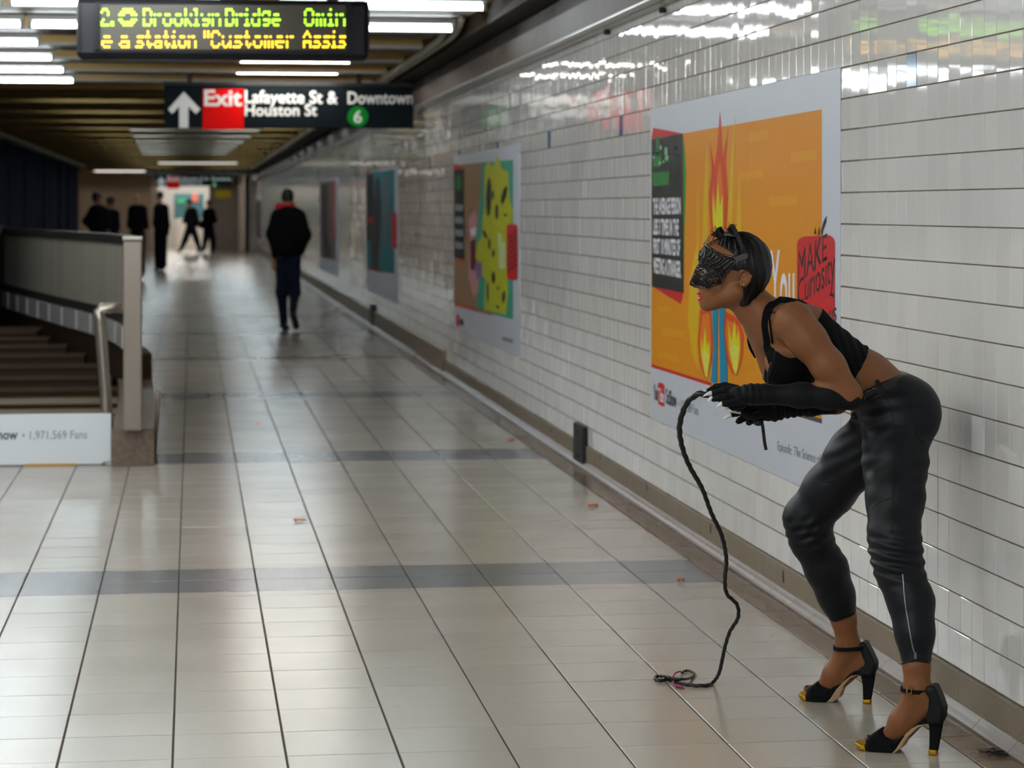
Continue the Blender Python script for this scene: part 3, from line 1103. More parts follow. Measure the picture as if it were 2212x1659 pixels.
for (u0, u1, v0, v1, m) in ((384, 400, 430, 440, mat('advert_green', L(60, 180, 110), 0.6)), (415, 428, 419, 436, mat('advert_coral', L(232, 120, 104), 0.6))):
    a, c = PYp(u0, v0, 94.8), PYp(u1, v1, 94.8)
    MB().bbox(a[0], c[0], 94.86, 94.9, c[2], a[2], 0.005).build('patch', m, kk)
b = MB()
a, c = PYp(300, 364, 79), PYp(560, 378, 79)
b.box(-2.2, XW + 0.1, 79, 79.5, c[2], 2.9)
b.build('trim_4', mat('end_beam', L(70, 68, 62), 0.7), label='dark cross beam before the corridor end', cat='beam', kind='structure')
lamp(-2.9, -1.4, 74, 2.60, (1.0, 0.86, 0.8), 1.2, 'pinkish tube lamp on the far left before the tan wall', 'far end tubes')
for xa, sd in ((-3.4, 'left'), (0.9, 'right')):  # pair added out of sight above the beam to brighten the end wall
    lamp(xa, xa + 1.3, 82.5, 2.78, TUBE_COL, 45.0, 'added tube lamp behind the far cross beam, ' + sd + ' one', 'added tubes behind the far beam')


# ---------------------------------------------------------------- posters on the tiled wall
def pm(name, r, g, b_):
    return mat('print_' + name, L(r, g, b_), 0.5, noise=(2.5, 0.03), spec=0.18)


PX = XW - 0.0025


def poster(x0, x1, zt, zb, label):
    """thin vinyl sheet between picture columns x0..x1"""
    ya, yb = WL(x0, 500, PX)[1], WL(x1, 500, PX)[1]
    r = empty('poster', (PX, (ya + yb) / 2, zb), label, 'poster', 'posters on the tiled wall')
    MB().box(PX, PX + 0.0018, yb, ya, zb, zt).build('sheet', mat('poster_white', L(206, 211, 222), 0.42, spec=0.3, noise=((1, 6, 1), 0.03)), r)
    return r


def ink(r, pts, m, name, k=1):
    q = MB()
    q.add([WL(u, v, PX - 0.0005 * k) for u, v in pts], ear_poly(pts))
    return q.build(name, m, r)


def words(r, s, quad, m, k=3, off=0.0, rough=0.0, name='lettering'):
    q = MB()
    q.add(*text_quad(s, quad, lambda u, v: WL(u, v, PX - 0.0005 * k), off, rough))
    return q.build(name, m, r)


def rr(x0, x1, yl0, yl1, yr0, yr1, fx=0.22, fy=0.10, n=6):
    """rounded quad in picture pixels (left edge yl0..yl1, right edge yr0..yr1)"""
    out = []
    for (cu, cv, a0) in ((1 - fx, fy, -90), (1 - fx, 1 - fy, 0), (fx, 1 - fy, 90), (fx, fy, 180)):
        for i in range(n + 1):
            a = math.radians(a0 + 90 * i / n)
            u, v = cu + fx * math.cos(a), cv + fy * math.sin(a)
            out.append((x0 + u * (x1 - x0), (yl0 + v * (yl1 - yl0)) * (1 - u) + (yr0 + v * (yr1 - yr0)) * u))
    return out


def el(cx, cy, rx, ry, n=14, rot=0.0):
    return [(cx + rx * math.cos(t) * math.cos(rot) - ry * math.sin(t) * math.sin(rot), cy + rx * math.cos(t) * math.sin(rot) + ry * math.sin(t) * math.cos(rot))
            for t in np.linspace(0, 2 * math.pi, n + 1)[:-1]]


I_or, I_red, I_blk, I_grn = pm('orange', 226, 146, 8), pm('red', 208, 34, 40), pm('charcoal', 44, 40, 38), pm('green', 52, 150, 44)
I_mus, I_fire, I_fl2, I_yel, I_lem = pm('mustard', 222, 178, 10), pm('fire_red', 218, 74, 22), pm('flame_orange', 230, 122, 20), pm('yellow', 222, 214, 20), pm('lemon', 226, 220, 84)
I_blu, I_wht, I_gry, I_ink = pm('blue', 6, 140, 178), pm('white', 232, 232, 240), pm('grey', 96, 106, 112), pm('ink', 52, 60, 66)
I_dkr, I_tea, I_tan, I_pnk, I_lim, I_vio = pm('logo_red', 206, 48, 50), pm('teal', 60, 168, 140), pm('tan', 158, 126, 92), pm('pink', 206, 150, 150), pm('lime', 192, 196, 30), pm('violet', 140, 110, 160)
I_ltg = pm('pale_green', 150, 200, 160)

p1 = poster(1405, 1815.5, 1.9735, 0.4558, 'large orange poster with flames and blue legs behind the crouching woman')
ink(p1, [(1407, 300), (1476, 288), (1775, 236), (1775, 906), (1407, 790)], I_or, 'orange_field', 1)
for (u0, u1, v0, v1, sl) in ((1617, 1660, 288, 308, -.19), (1708, 1765, 330, 352, -.15), (1600, 1648, 372, 390, -.12), (1662, 1722, 425, 445, -.05), (1420, 1450, 660, 672, .1),
                             (1430, 1480, 705, 722, .2), (1420, 1465, 758, 770, .25)):
    ink(p1, [(u0, v0), (u1, v0 + sl * (u1 - u0)), (u1, v1 + sl * (u1 - u0)), (u0, v1)], pm('orange_light', 228, 156, 14), 'tint_patch', 2)
ink(p1, [(1407, 301), (1475, 288), (1477, 633), (1408, 619)], I_blk, 'dark_panel', 2)
ink(p1, [(1411, 276), (1474, 288), (1407, 300)], I_red, 'red_corner', 2)
ink(p1, [(1409, 619), (1476, 633), (1471, 657)], I_red, 'red_corner', 2)
ink(p1, [(1475.5, 290), (1479, 320), (1482, 370), (1481, 430), (1478.5, 500), (1477, 600)], I_grn, 'green_edge', 2)
for pts in ([(1417, 300), (1421, 290), (1424, 302), (1421, 340), (1417, 332)], [(1411, 346), (1418, 328), (1427, 333), (1430, 352), (1426, 360), (1412, 360)],
            [(1434, 345), (1441, 322), (1446, 345), (1443, 350), (1431, 348)]):
    ink(p1, pts, pm('logo_green', 44, 128, 52), 'green_mark', 3)
for c in ((1427, 319, 2.5, 5), (1438.5, 328, 3, 11), (1412, 340, 2, 3), (1440, 340, 3.5, 6), (1425, 352, 2.5, 4), (1433, 350, 2, 2.5)):
    ink(p1, el(*c), I_ltg, 'pale_mark', 4)
ink(p1, [(1410, 373), (1446, 371), (1444, 399), (1410, 402)], pm('logo_green', 0, 0, 0), 'green_label', 3)
for s, qd in (('THE AVERAGE PERSON', [(1410.5, 462), (1470.5, 461), (1470.5, 427), (1410.5, 429)]), ('LIES 3 TIMES IN THE', [(1411, 505), (1466, 508), (1466, 474), (1411, 474)]),
              ('FIRST 10 MINUTES OF', [(1411, 546), (1469, 552), (1469, 518), (1411, 516)]), ('MEETING A STRANGER.', [(1412, 588), (1471, 599), (1471, 565), (1412, 557)])):
    words(p1, s, qd, I_wht, 3, 0.035)
# fire
ink(p1, [(1527, 303), (1530, 360), (1530, 470), (1526, 560), (1519, 610), (1516, 560), (1520, 420)], I_mus, 'flame', 2)
ink(p1, [(1508, 400), (1510, 470), (1509, 600), (1512, 660), (1506, 740), (1509, 800), (1494, 760), (1486, 690), (1490, 600), (1506, 520), (1505, 440)], I_mus, 'flame', 2)
ink(p1, [(1589, 246), (1586, 330), (1583, 450), (1578, 560), (1568, 600), (1572, 470), (1580, 330)], I_mus, 'flame', 2)
ink(p1, [(1598, 364), (1602, 480), (1597, 590), (1602, 700), (1590, 640), (1584, 560), (1592, 460)], I_mus, 'flame', 2)
ink(p1, [(1555, 240), (1559, 300), (1561, 340), (1573, 278), (1567, 350), (1572, 430), (1569, 510), (1560, 600), (1545, 600), (1535, 490), (1531, 420), (1537, 370), (1533, 303), (1543, 362), (1549, 320)], I_fire, 'flame', 3)
ink(p1, [(1556, 346), (1563, 420), (1563, 500), (1556, 590), (1547, 560), (1537, 440), (1541, 392), (1546, 440), (1550, 372)], I_fl2, 'flame', 4)
ink(p1, [(1551, 392), (1555, 448), (1561, 420), (1562, 480), (1556, 580), (1549, 560), (1539, 470), (1540, 420), (1546, 462)], I_yel, 'flame', 5)
ink(p1, [(1513, 668), (1535, 668), (1541, 740), (1538, 780), (1527, 821), (1520, 812), (1511, 780), (1507.5, 738)], I_fire, 'flame', 3)
ink(p1, [(1517, 680), (1533, 676), (1537, 740), (1535, 780), (1527, 818), (1521, 808), (1513, 770), (1511, 738)], I_fl2, 'flame', 4)
ink(p1, [(1514, 724), (1518, 752), (1523, 704), (1527, 752), (1531.5, 735), (1534, 765), (1528, 818), (1523, 812), (1514, 762)], I_yel, 'flame', 5)
ink(p1, [(1516, 770), (1523, 755), (1532, 768), (1528, 817), (1524, 810)], I_lem, 'flame', 6)
ink(p1, [(1566, 672), (1598, 690), (1607, 726), (1604, 775), (1592, 812), (1582, 808), (1570, 780), (1563, 722)], I_fire, 'flame', 3)
ink(p1, [(1570, 690), (1596, 704), (1602, 730), (1600, 775), (1591, 808), (1584, 800), (1573, 770), (1567, 722)], I_fl2, 'flame', 4)
ink(p1, [(1573, 694), (1580, 738), (1587, 690), (1591, 735), (1595, 712), (1599, 750), (1594, 795), (1590, 810), (1584, 800), (1575, 755)], I_yel, 'flame', 5)
ink(p1, [(1576, 755), (1583, 742), (1596, 752), (1593, 795), (1590, 809), (1585, 800)], I_lem, 'flame', 6)
ink(p1, [(1536, 640), (1550, 640), (1548, 829), (1535, 825), (1541.5, 750)], I_blu, 'blue_leg', 7)
ink(p1, [(1552, 640), (1568, 640), (1563, 715), (1570, 787), (1570.5, 836), (1555, 831)], I_blu, 'blue_leg', 7)
ink(p1, [(1407, 786), (1537, 827), (1537, 834), (1407, 793)], I_red, 'red_line', 2)
ink(p1, [(1600, 855), (1775, 905), (1775, 915), (1600, 863)], pm('slate', 82, 84, 84), 'slate_line', 2)
words(p1, 'You', [(1664, 690), (1716, 694), (1716, 536), (1664, 540)], I_wht, 3, 0.01)
ink(p1, rr(1721.5, 1803, 512, 694, 507, 714, 0.20, 0.09), I_red, 'red_tile', 3)
words(p1, 'MAKE', [(1723, 612), (1786, 560), (1786, 502), (1725, 540)], I_blk, 4, 0.0, 0.5)
ink(p1, [(1773, 500), (1779, 478), (1785, 466), (1784, 480), (1777, 500), (1776, 512)], I_blk, 'brush_stroke', 4)
ink(p1, [(1758, 505), (1761, 490), (1763, 506)], I_blk, 'brush_stroke', 4)
ink(p1, [(1767, 508), (1769, 487), (1771, 508)], I_blk, 'brush_stroke', 4)
words(p1, 'Curiosity', [(1723, 660), (1803, 606), (1803, 530), (1723, 606)], I_blk, 4, 0.0, 0.25)
words(p1, 'Contagious', [(1724, 742), (1806, 694), (1806, 646), (1724, 694)], I_blk, 4, 0.0, 0.25)
ink(p1, [(1789, 640), (1795, 632), (1799, 636), (1803, 632), (1800, 644), (1795, 639)], I_blk, 'brush_stroke', 4)
words(p1, 'You', [(1412, 862), (1420, 865), (1420, 832), (1412, 829)], I_ink, 3, 0.02)
ink(p1, rr(1421, 1435, 825, 873, 829, 880, 0.28, 0.13), I_dkr, 'logo_box', 3)
words(p1, 'Tube', [(1422.5, 866), (1434, 870), (1434, 841), (1422.5, 838)], I_wht, 4, 0.02)
words(p1, 'SciShow', [(1438.5, 871), (1461, 880), (1461, 849), (1438.5, 839)], I_ink, 3, 0.02)
words(p1, '• 1,971,569 Fans', [(1464, 882), (1508.5, 898), (1508.5, 876), (1464, 861)], I_gry, 3, -0.005)
words(p1, 'Episode: The Science of Lying', [(1679, 972), (1795, 1011), (1795, 989), (1679, 951.5)], I_gry, 3, -0.005)

# second poster: tan and teal with a lime blob
p2 = poster(980, 1123, 1.93, 0.455, 'poster with a spotted lime shape on teal and tan, second along the wall')
k5 = lambda u, v: (940 + u * 0.2893, 310 + v * 0.2893)
ink(p2, [(980, 357), (1042, 351), (1040, 672), (981, 657)], I_tan, 'tan_field', 1)
ink(p2, [(1042, 351), (1108.5, 345), (1108.5, 690), (1030, 670), (1036, 560), (1028, 530), (1038, 420)], I_tea, 'teal_field', 2)
ink(p2, [(981, 352), (1001, 364), (981, 368)], I_red, 'red_corner', 3)
ink(p2, [(980, 365), (1003, 366), (1003, 560), (981, 556)], I_blk, 'dark_panel', 2)
ink(p2, [(981, 556), (1003, 560), (1002, 568)], I_red, 'red_corner', 3)
for i in range(4):
    ink(p2, [(983, 441 + 27 * i), (1000, 442 + 27.5 * i), (1000, 456 + 27.5 * i), (983, 455 + 27 * i)], I_gry, 'text_bar', 3)
ink(p2, el(991, 395, 6, 18), pm('logo_green', 0, 0, 0), 'green_mark', 3)
ink(p2, [k5(*q) for q in ((400, 130), (430, 180), (465, 85), (500, 190), (545, 210), (555, 400), (580, 500), (565, 700), (540, 760), (535, 950), (545, 1100), (530, 1280), (425, 1255), (365, 1245),
                          (375, 1010), (350, 990), (340, 900), (300, 850), (310, 750), (345, 700), (355, 540), (370, 480), (365, 300), (372, 170))], I_lim, 'lime_shape', 4)
for (u, v, a, c, t) in ((400, 400, 20, 150, 0.03), (515, 385, 18, 70, 0.25), (432, 385, 9, 35, 0), (460, 510, 12, 60, 0), (372, 680, 12, 35, -.4), (405, 750, 9, 45, 0), (434, 820, 9, 32, 0),
                        (435, 1000, 14, 45, 0), (512, 1145, 12, 48, 0.1), (392, 1110, 8, 80, 0), (525, 535, 12, 12, 0), (470, 1080, 8, 14, 0), (468, 1220, 10, 14, 0)):
    ink(p2, [(940 + p[0] * 0.2893, 310 + p[1] * 0.2893) for p in el(u, v, a, c, 12, t)], I_blk, 'spot', 5)
ink(p2, [k5(*q) for q in ((300, 490), (315, 560), (305, 700), (250, 740), (245, 1000), (290, 1150), (320, 1100), (325, 1000), (300, 960), (262, 900), (255, 760), (250, 560))], I_pnk, 'pink_shape', 3)
ink(p2, [k5(*q) for q in ((262, 730), (300, 710), (300, 900), (285, 950), (265, 940))], pm('dark_red', 96, 22, 22), 'red_shape', 4)
ink(p2, [k5(*q) for q in ((300, 890), (348, 885), (350, 1010), (310, 1015))], I_vio, 'violet_shape', 5)
ink(p2, [k5(*q) for q in ((262, 640), (305, 620), (305, 680), (268, 690))], I_wht, 'white_shape', 4)
ink(p2, [k5(*q) for q in ((468, 670), (495, 670), (500, 735), (525, 740), (525, 935), (480, 935))], pm('pale_lime', 206, 222, 160), 'pale_shape', 5)
ink(p2, rr(1094.5, 1118, 484, 604, 485, 606, 0.2, 0.07), I_red, 'red_tile', 6)
for i in range(7):
    ink(p2, [(1097, 512 + 12 * i), (1116, 496 + 12 * i), (1116, 500 + 12 * i), (1097, 517 + 12 * i)], pm('dark_red', 0, 0, 0), 'scribble', 7)
ink(p2, [(981, 655), (1062, 677), (1062, 681), (981, 659)], I_red, 'red_line', 3)
ink(p2, rr(985.5, 992, 678, 703, 680, 706, 0.3, 0.15), I_dkr, 'logo_box', 3)
ink(p2, [(993, 688), (1001, 691), (1001, 703), (993, 701)], I_ink, 'text_bar', 3)
ink(p2, [(1085, 727), (1108, 733), (1108, 742), (1085, 735)], I_gry, 'text_bar', 3)

p3 = poster(790.5, 860, 1.95, 0.43, 'teal poster with a dark figure, third along the wall')
ink(p3, [(791, 373), (852, 366), (852, 592), (792, 580)], pm('deep_teal', 46, 124, 132), 'teal_field', 1)
ink(p3, [(791, 378), (806, 377), (806, 520), (792, 518)], I_blk, 'dark_panel', 2)
ink(p3, [(791, 368), (803, 374), (791, 376)], I_red, 'red_corner', 2)
ink(p3, [(811, 390), (820, 384), (824, 470), (818, 560), (820, 586), (803, 582), (800, 500), (806, 440)], pm('figure_dark', 66, 54, 54), 'dark_figure', 3)
ink(p3, [(826, 395), (838, 380), (842, 450), (834, 520), (824, 560), (826, 470)], pm('figure_grey', 96, 112, 118), 'grey_figure', 3)
ink(p3, el(801, 476, 6, 6), I_red, 'red_dot', 4)
ink(p3, rr(845.5, 857, 458, 536, 459, 539, 0.25, 0.06), I_red, 'red_tile', 4)
ink(p3, [(792, 579), (830, 588), (830, 590), (792, 582)], I_red, 'red_line', 3)
p4 = poster(690, 731, 1.96, 0.42, 'brownish poster with a red edge, fourth along the wall')
ink(p4, [(691, 393), (725, 388), (725, 562), (692, 556)], pm('brown_grey', 118, 100, 92), 'brown_field', 1)
ink(p4, [(693, 400), (706, 397), (708, 500), (716, 556), (700, 556), (694, 480)], pm('figure_dark', 0, 0, 0), 'dark_figure', 2)
ink(p4, [(717, 390), (725, 388), (725, 470), (727, 520), (720, 520), (716, 450)], pm('rose', 176, 96, 92), 'rose_shape', 3)
p5_ = poster(548, 566, 1.96, 0.42, 'grey poster at the far end of the wall beyond the walking man')
ink(p5_, [(549, 434), (564, 432), (564, 516), (549, 512)], pm('mauve_grey', 110, 100, 108), 'grey_field', 1)

# ---------------------------------------------------------------- litter
M_leaf = mat('leaf_orange', L(206, 104, 44), 0.8, spec=0.1, noise=(60, 0.3))
for i, (px, py, sz, an, lab) in enumerate(((647, 1127, 0.036, 0.2, 'curled orange leaf on the floor before the second grey band'), (560, 917, 0.036, 1.2, 'small orange leaf far out beyond the second grey band'),
                                           (1280, 1095, 0.040, 0.7, 'orange leaf beside the brown strip under the orange poster'), (1105, 952, 0.036, 2.1, 'faint orange leaf by the wall near the joint cover'),
                                           (1470, 1257, 0.018, 0.4, 'tiny red scrap just left of the hanging whip'))):
    p = FL(px, py)
    q = MB()
    n = 10
    vs = [(0, 0, 0.012)]
    for k in range(n):
        a = 2 * math.pi * k / n
        r = sz * (0.55 + 0.45 * abs(math.cos(1.5 * a)))
        vs.append((r * math.cos(a), r * 0.7 * math.sin(a), 0.001 + 0.012 * abs(math.sin(2 * a))))
    vs2 = [(x, y, z + 0.0015) for x, y, z in vs]
    fs = [(0, k + 1, (k + 1) % n + 1) for k in range(n)]
    q.add(vs, [f[::-1] for f in fs])
    q.add(vs2, fs)
    r = empty('leaf', p, lab, 'leaf', 'dry leaves on the floor')
    o = link('blade', q.mesh('blade'), M_leaf, r)
    o.matrix_parent_inverse = Matrix()
    o.rotation_euler = (0, 0, an)
    st_ = MB().tube([(sz * 0.8, 0, 0.004), (sz * 1.3, 0.006, 0.010)], 0.0012, 5)
    o2 = link('stalk', st_.mesh('stalk'), M_leaf, r)
    o2.matrix_parent_inverse = Matrix()
    o2.rotation_euler = (0, 0, an)
fz = FL(2160, 1630)
q = MB()
for k in range(26):
    a = rng.uniform(0, 6.28)
    pts = []
    px_, py_ = rng.normal(0, 0.016), rng.normal(0, 0.008)
    for j in range(5):
        pts.append((fz[0] + px_ + 0.012 * j * math.cos(a), fz[1] + py_ + 0.012 * j * math.sin(a), 0.003 + 0.006 * abs(math.sin(j + k))))
        a += rng.normal(0, 0.9)
    q.tube(pts, 0.0009, 4)
q.build('lint_tuft', M_dark, label='dark tuft of lint on the floor by the wall, lower right corner', cat='lint')


# ================================================================ the crouching woman
M_skin = mat('skin_brown', L(134, 86, 53), 0.5, noise=(14, 0.10), noise2=(260, 0.05), spec=0.28)
M_lip = mat('lip_red', L(176, 18, 42), 0.28)
M_nail = mat('nail_dark', L(66, 14, 24), 0.2)
M_hair = mat('hair_black', L(9, 7, 8), 0.32, noise=((90, 90, 6), 0.5), bump=((260, 260, 9), 0.6, 0.004), spec=0.3)
M_top = mat('top_black', L(5, 5, 8), 0.9, noise=(300, 0.3), spec=0.2)
M_pant = mat('trousers_coated', L(13, 15, 21), 0.5, noise=(16, 0.18), noise2=(700, 0.25), bump=(700, 0.12, 0.0006), spec=0.3)
M_glove = mat('glove_black', L(10, 11, 14), 0.75, noise=(400, 0.3), bump=(30, 0.25, 0.004), sheen=0.05, spec=0.25)
M_claw = mat('claw_white', L(226, 226, 220), 0.25)
M_leather = mat('leather_black', L(12, 12, 13), 0.38, noise=(200, 0.2), bump=(220, 0.2, 0.001))
M_suede = mat('suede_black', L(7, 7, 9), 0.85, spec=0.25, noise=(300, 0.2))
M_gold = mat('gold_glitter', L(196, 150, 30), 0.42, metal=0.9, noise=(900, 0.45, 2), bump=(700, 0.8, 0.001))
M_brass = mat('brass', L(214, 178, 96), 0.25, metal=1.0)
M_nude = mat('sole_nude', L(176, 146, 112), 0.5, noise=(20, 0.1))
M_zip = mat('zip_silver', L(150, 150, 154), 0.35, metal=0.9)

RT = c2w(PC(1900, 1580, 7.0))
root = empty('person', (float(RT[0]), float(RT[1]), 0.0), 'woman in black cat mask and clawed gloves crouching by the wall, whip in hand', 'person')
DB = np.array((0, 1.0, 0))


def ac(px, py, d):
    q = PC(px, py, d)
    return (q[0], q[2])


def poly_px(pts, d):
    return [ac(p[0], p[1], p[2] if len(p) > 2 else d) for p in pts]


def H3(f, s, z):
    """head frame: forward, to her left (towards the camera), up"""
    o = PC(1585, 590, 6.98)
    return np.array((o[0] - f, o[1] - s, o[2] + z))


def torso(fd):
    n = DB
    pel, wai, rib, upc = PC(1938, 886, 7.02), PC(1866, 822, 7.01), PC(1770, 776, 7.0), PC(1712, 722, 7.0)
    fd.cone(pel, wai, 0.098, 0.080, 0.04, n, 1.48)
    fd.cone(wai, rib, 0.080, 0.098, 0.04, n, 1.30)
    fd.cone(rib, upc, 0.100, 0.078, 0.04, n, 1.45)
    fd.ell(PC(1752, 700, 6.95), (0.060, 0.075, 0.050), 0.05, rot=-0.6)      # shoulder blades
    fd.ell(PC(1758, 702, 7.08), (0.060, 0.075, 0.050), 0.05, rot=-0.6)
    fd.ell(PC(1697, 786, 6.915), (0.060, 0.058, 0.056), 0.035, rot=-0.5)     # bust
    fd.ell(PC(1686, 784, 7.07), (0.060, 0.058, 0.056), 0.035, rot=-0.5)
    fd.cone(PC(1642, 708, 7.03), PC(1682, 800, 7.04), 0.045, 0.045, 0.03)      # front of the chest
    fd.cone(PC(1672, 706, 7.0), PC(1712, 692, 6.845), 0.042, 0.050, 0.05)    # collar to shoulders
    fd.cone(PC(1672, 706, 7.0), PC(1724, 698, 7.16), 0.042, 0.050, 0.05)
    fd.cone(PC(1634, 668, 6.985), PC(1690, 706, 6.93), 0.030, 0.040, 0.05)   # trapezius
    fd.cone(PC(1634, 668, 6.985), PC(1694, 708, 7.08), 0.030, 0.040, 0.05)


def neck(fd):
    fd.cone(PC(1608, 642, 6.98), PC(1674, 712, 7.0), 0.050, 0.058, 0.035)


def larm(fd, k=0.025):
    fd.chain([PC(1714, 696, 6.835), PC(1745, 735, 6.82), PC(1790, 792, 6.805), PC(1834, 850, 6.80)], [0.055, 0.051, 0.045, 0.035], k)


def lfore(fd, k=0.02):
    fd.chain([PC(1834, 855, 6.80), PC(1790, 853, 6.80), PC(1730, 853, 6.81), PC(1650, 851, 6.83)], [0.034, 0.034, 0.031, 0.024], k)


def rarm(fd, k=0.025):
    fd.chain([PC(1728, 702, 7.17), PC(1770, 790, 7.20), PC(1806, 866, 7.19)], [0.052, 0.044, 0.035], k)


def rfore(fd, k=0.02):
    fd.chain([PC(1806, 868, 7.19), PC(1750, 872, 7.14), PC(1672, 886, 7.02)], [0.034, 0.031, 0.025], k)


def legs(fd, k=0.035, t=0.0):
    for d in (6.945, 7.10):        # seat
        fd.ell(PC(1962, 893, d), (0.086 - t, 0.088 - t, 0.094 - t), 0.05)
    fd.chain([PC(1934, 925, 6.93), PC(1934, 1000, 6.875), PC(1934, 1075, 6.81), PC(1931, 1150, 6.755)], [0.092 - t, 0.082 - t, 0.072 - t, 0.062 - t], k)
    fd.chain([PC(1931, 1150, 6.755), PC(1936, 1195, 6.735), PC(1944, 1238, 6.72)], [0.062 - t, 0.060 - t, 0.055 - t], k)
    fd.chain([PC(1944, 1238, 6.72), PC(1968, 1300, 6.69), PC(1976, 1365, 6.66), PC(1980, 1440, 6.635)], [0.055 - t, 0.054 - t, 0.044 - t, 0.035], k)
    fd.chain([PC(1904, 930, 7.09), PC(1848, 990, 7.14), PC(1792, 1058, 7.19), PC(1745, 1118, 7.22)], [0.088 - t, 0.078 - t, 0.068 - t, 0.062 - t], k)
    fd.chain([PC(1743, 1122, 7.22), PC(1752, 1165, 7.23)], [0.060 - t, 0.055 - t], k)
    fd.chain([PC(1752, 1165, 7.23), PC(1786, 1230, 7.25), PC(1806, 1285, 7.27), PC(1822, 1335, 7.28)], [0.053 - t, 0.054 - t, 0.046 - t, 0.036], k)


def feet(fd, k=0.02):
    n = DB
    fd.chain([PC(1980, 1440, 6.635), PC(1982, 1482, 6.63)], [0.034, 0.033], k)
    fd.chain([PC(1980, 1482, 6.63), PC(2008, 1520, 6.62)], [0.033, 0.028], k)
    fd.chain([PC(1980, 1500, 6.63), PC(1946, 1556, 6.65), PC(1914, 1600, 6.67)], [0.031, 0.029, 0.020], k, n, 1.15)
    fd.chain([PC(2008, 1520, 6.62), PC(1950, 1580, 6.65)], [0.028, 0.026], k)
    for (x, y, d, r) in ((1877, 1597, 6.665, 0.0125), (1880, 1600, 6.690, 0.010), (1884, 1602, 6.71, 0.009)):
        fd.cone(PC(1905, 1600, d), PC(x, y, d), 0.014, r, 0.006)
    fd.chain([PC(1822, 1335, 7.28), PC(1832, 1390, 7.295)], [0.036, 0.034], k)
    fd.chain([PC(1831, 1392, 7.30), PC(1860, 1428, 7.297)], [0.033, 0.028], k)
    fd.chain([PC(1830, 1405, 7.30), PC(1800, 1456, 7.325), PC(1774, 1493, 7.343)], [0.031, 0.029, 0.019], k, n, 1.15)
    fd.chain([PC(1862, 1428, 7.297), PC(1805, 1478, 7.325)], [0.027, 0.025], k)
    for (x, y, d, r) in ((1744, 1488, 7.345, 0.0120), (1747, 1490, 7.365, 0.010), (1751, 1491, 7.383, 0.009)):
        fd.cone(PC(1770, 1490, d), PC(x, y, d), 0.014, r, 0.006)


def head(fd):
    fd.ell(H3(-0.012, 0, 0.028), (0.090, 0.073, 0.084), 0.02)
    fd.ell(H3(0.046, 0, 0.038), (0.050, 0.056, 0.056), 0.02)
    fd.ell(H3(0.044, 0, -0.030), (0.053, 0.054, 0.070), 0.02)
    for s in (-1, 1):
        fd.cone(H3(-0.004, 0.050 * s, -0.052), H3(0.066, 0.014 * s, -0.088), 0.022, 0.016, 0.02)
        fd.ell(H3(0.060, 0.034 * s, -0.022), (0.028, 0.022, 0.026), 0.02)
        fd.ell(H3(0.107, 0.0095 * s, -0.036), (0.010, 0.0075, 0.0065), 0.006)
    fd.ell(H3(0.080, 0, -0.092), (0.017, 0.020, 0.015), 0.015)
    fd.ell(H3(0.078, 0, -0.062), (0.022, 0.030, 0.030), 0.015)
    fd.cone(H3(0.098, 0, 0.012), H3(0.1125, 0, -0.029), 0.0075, 0.0100, 0.010)
    fd.ell(H3(0.0955, 0, -0.0565), (0.0130, 0.021, 0.0062), 0.004)
    fd.ell(H3(0.0910, 0, -0.0755), (0.0125, 0.019, 0.0078), 0.004)
    for s in (-1, 1):
        fd.ell(H3(0.101, 0.029 * s, 0.004), (0.011, 0.015, 0.009), 0, sub=True)
    for s in (-1, 1):       # ears
        fd.ell(H3(-0.026, 0.0715 * s, -0.012), (0.013, 0.006, 0.021), 0.006)
        pts = [(-0.011, -0.004), (-0.014, 0.008), (-0.024, 0.012), (-0.036, 0.007), (-0.0405, -0.006), (-0.036, -0.020), (-0.026, -0.031), (-0.017, -0.031), (-0.013, -0.022)]
        fd.chain([H3(f, (0.079 if 0 < i < 6 else 0.074) * s, z) for i, (f, z) in enumerate(pts)], [0.0042] * 5 + [0.0045, 0.0062, 0.0055, 0.004], 0.004)
        fd.ell(H3(-0.022, 0.082 * s, -0.011), (0.0075, 0.0065, 0.0115), 0, sub=True)
    return fd


# ---- body: one continuous skin, fine at the head
LO, HI = np.array((0.60, 6.50, 0.0)), np.array((1.28, 7.40, 1.50))
hl, hh = H3(0.16, 0.16, -0.20), H3(-0.16, -0.16, 0.14)
hf = Field(np.minimum(hl, hh), np.maximum(hl, hh), 0.0024)
head(hf)
neck(hf)
torso(hf)
bf = Field(LO, HI, 0.005)
head(bf)
neck(bf)
torso(bf)
larm(bf)
rarm(bf)
upper = bf.copy()
lfore(bf)
rfore(bf)
legs(bf, t=0.008)
feet(bf)
zc = H3(0, 0, -0.135)[2]
sk = [hf.surface(cmin=zc), bf.surface(cmax=zc + 0.003)]
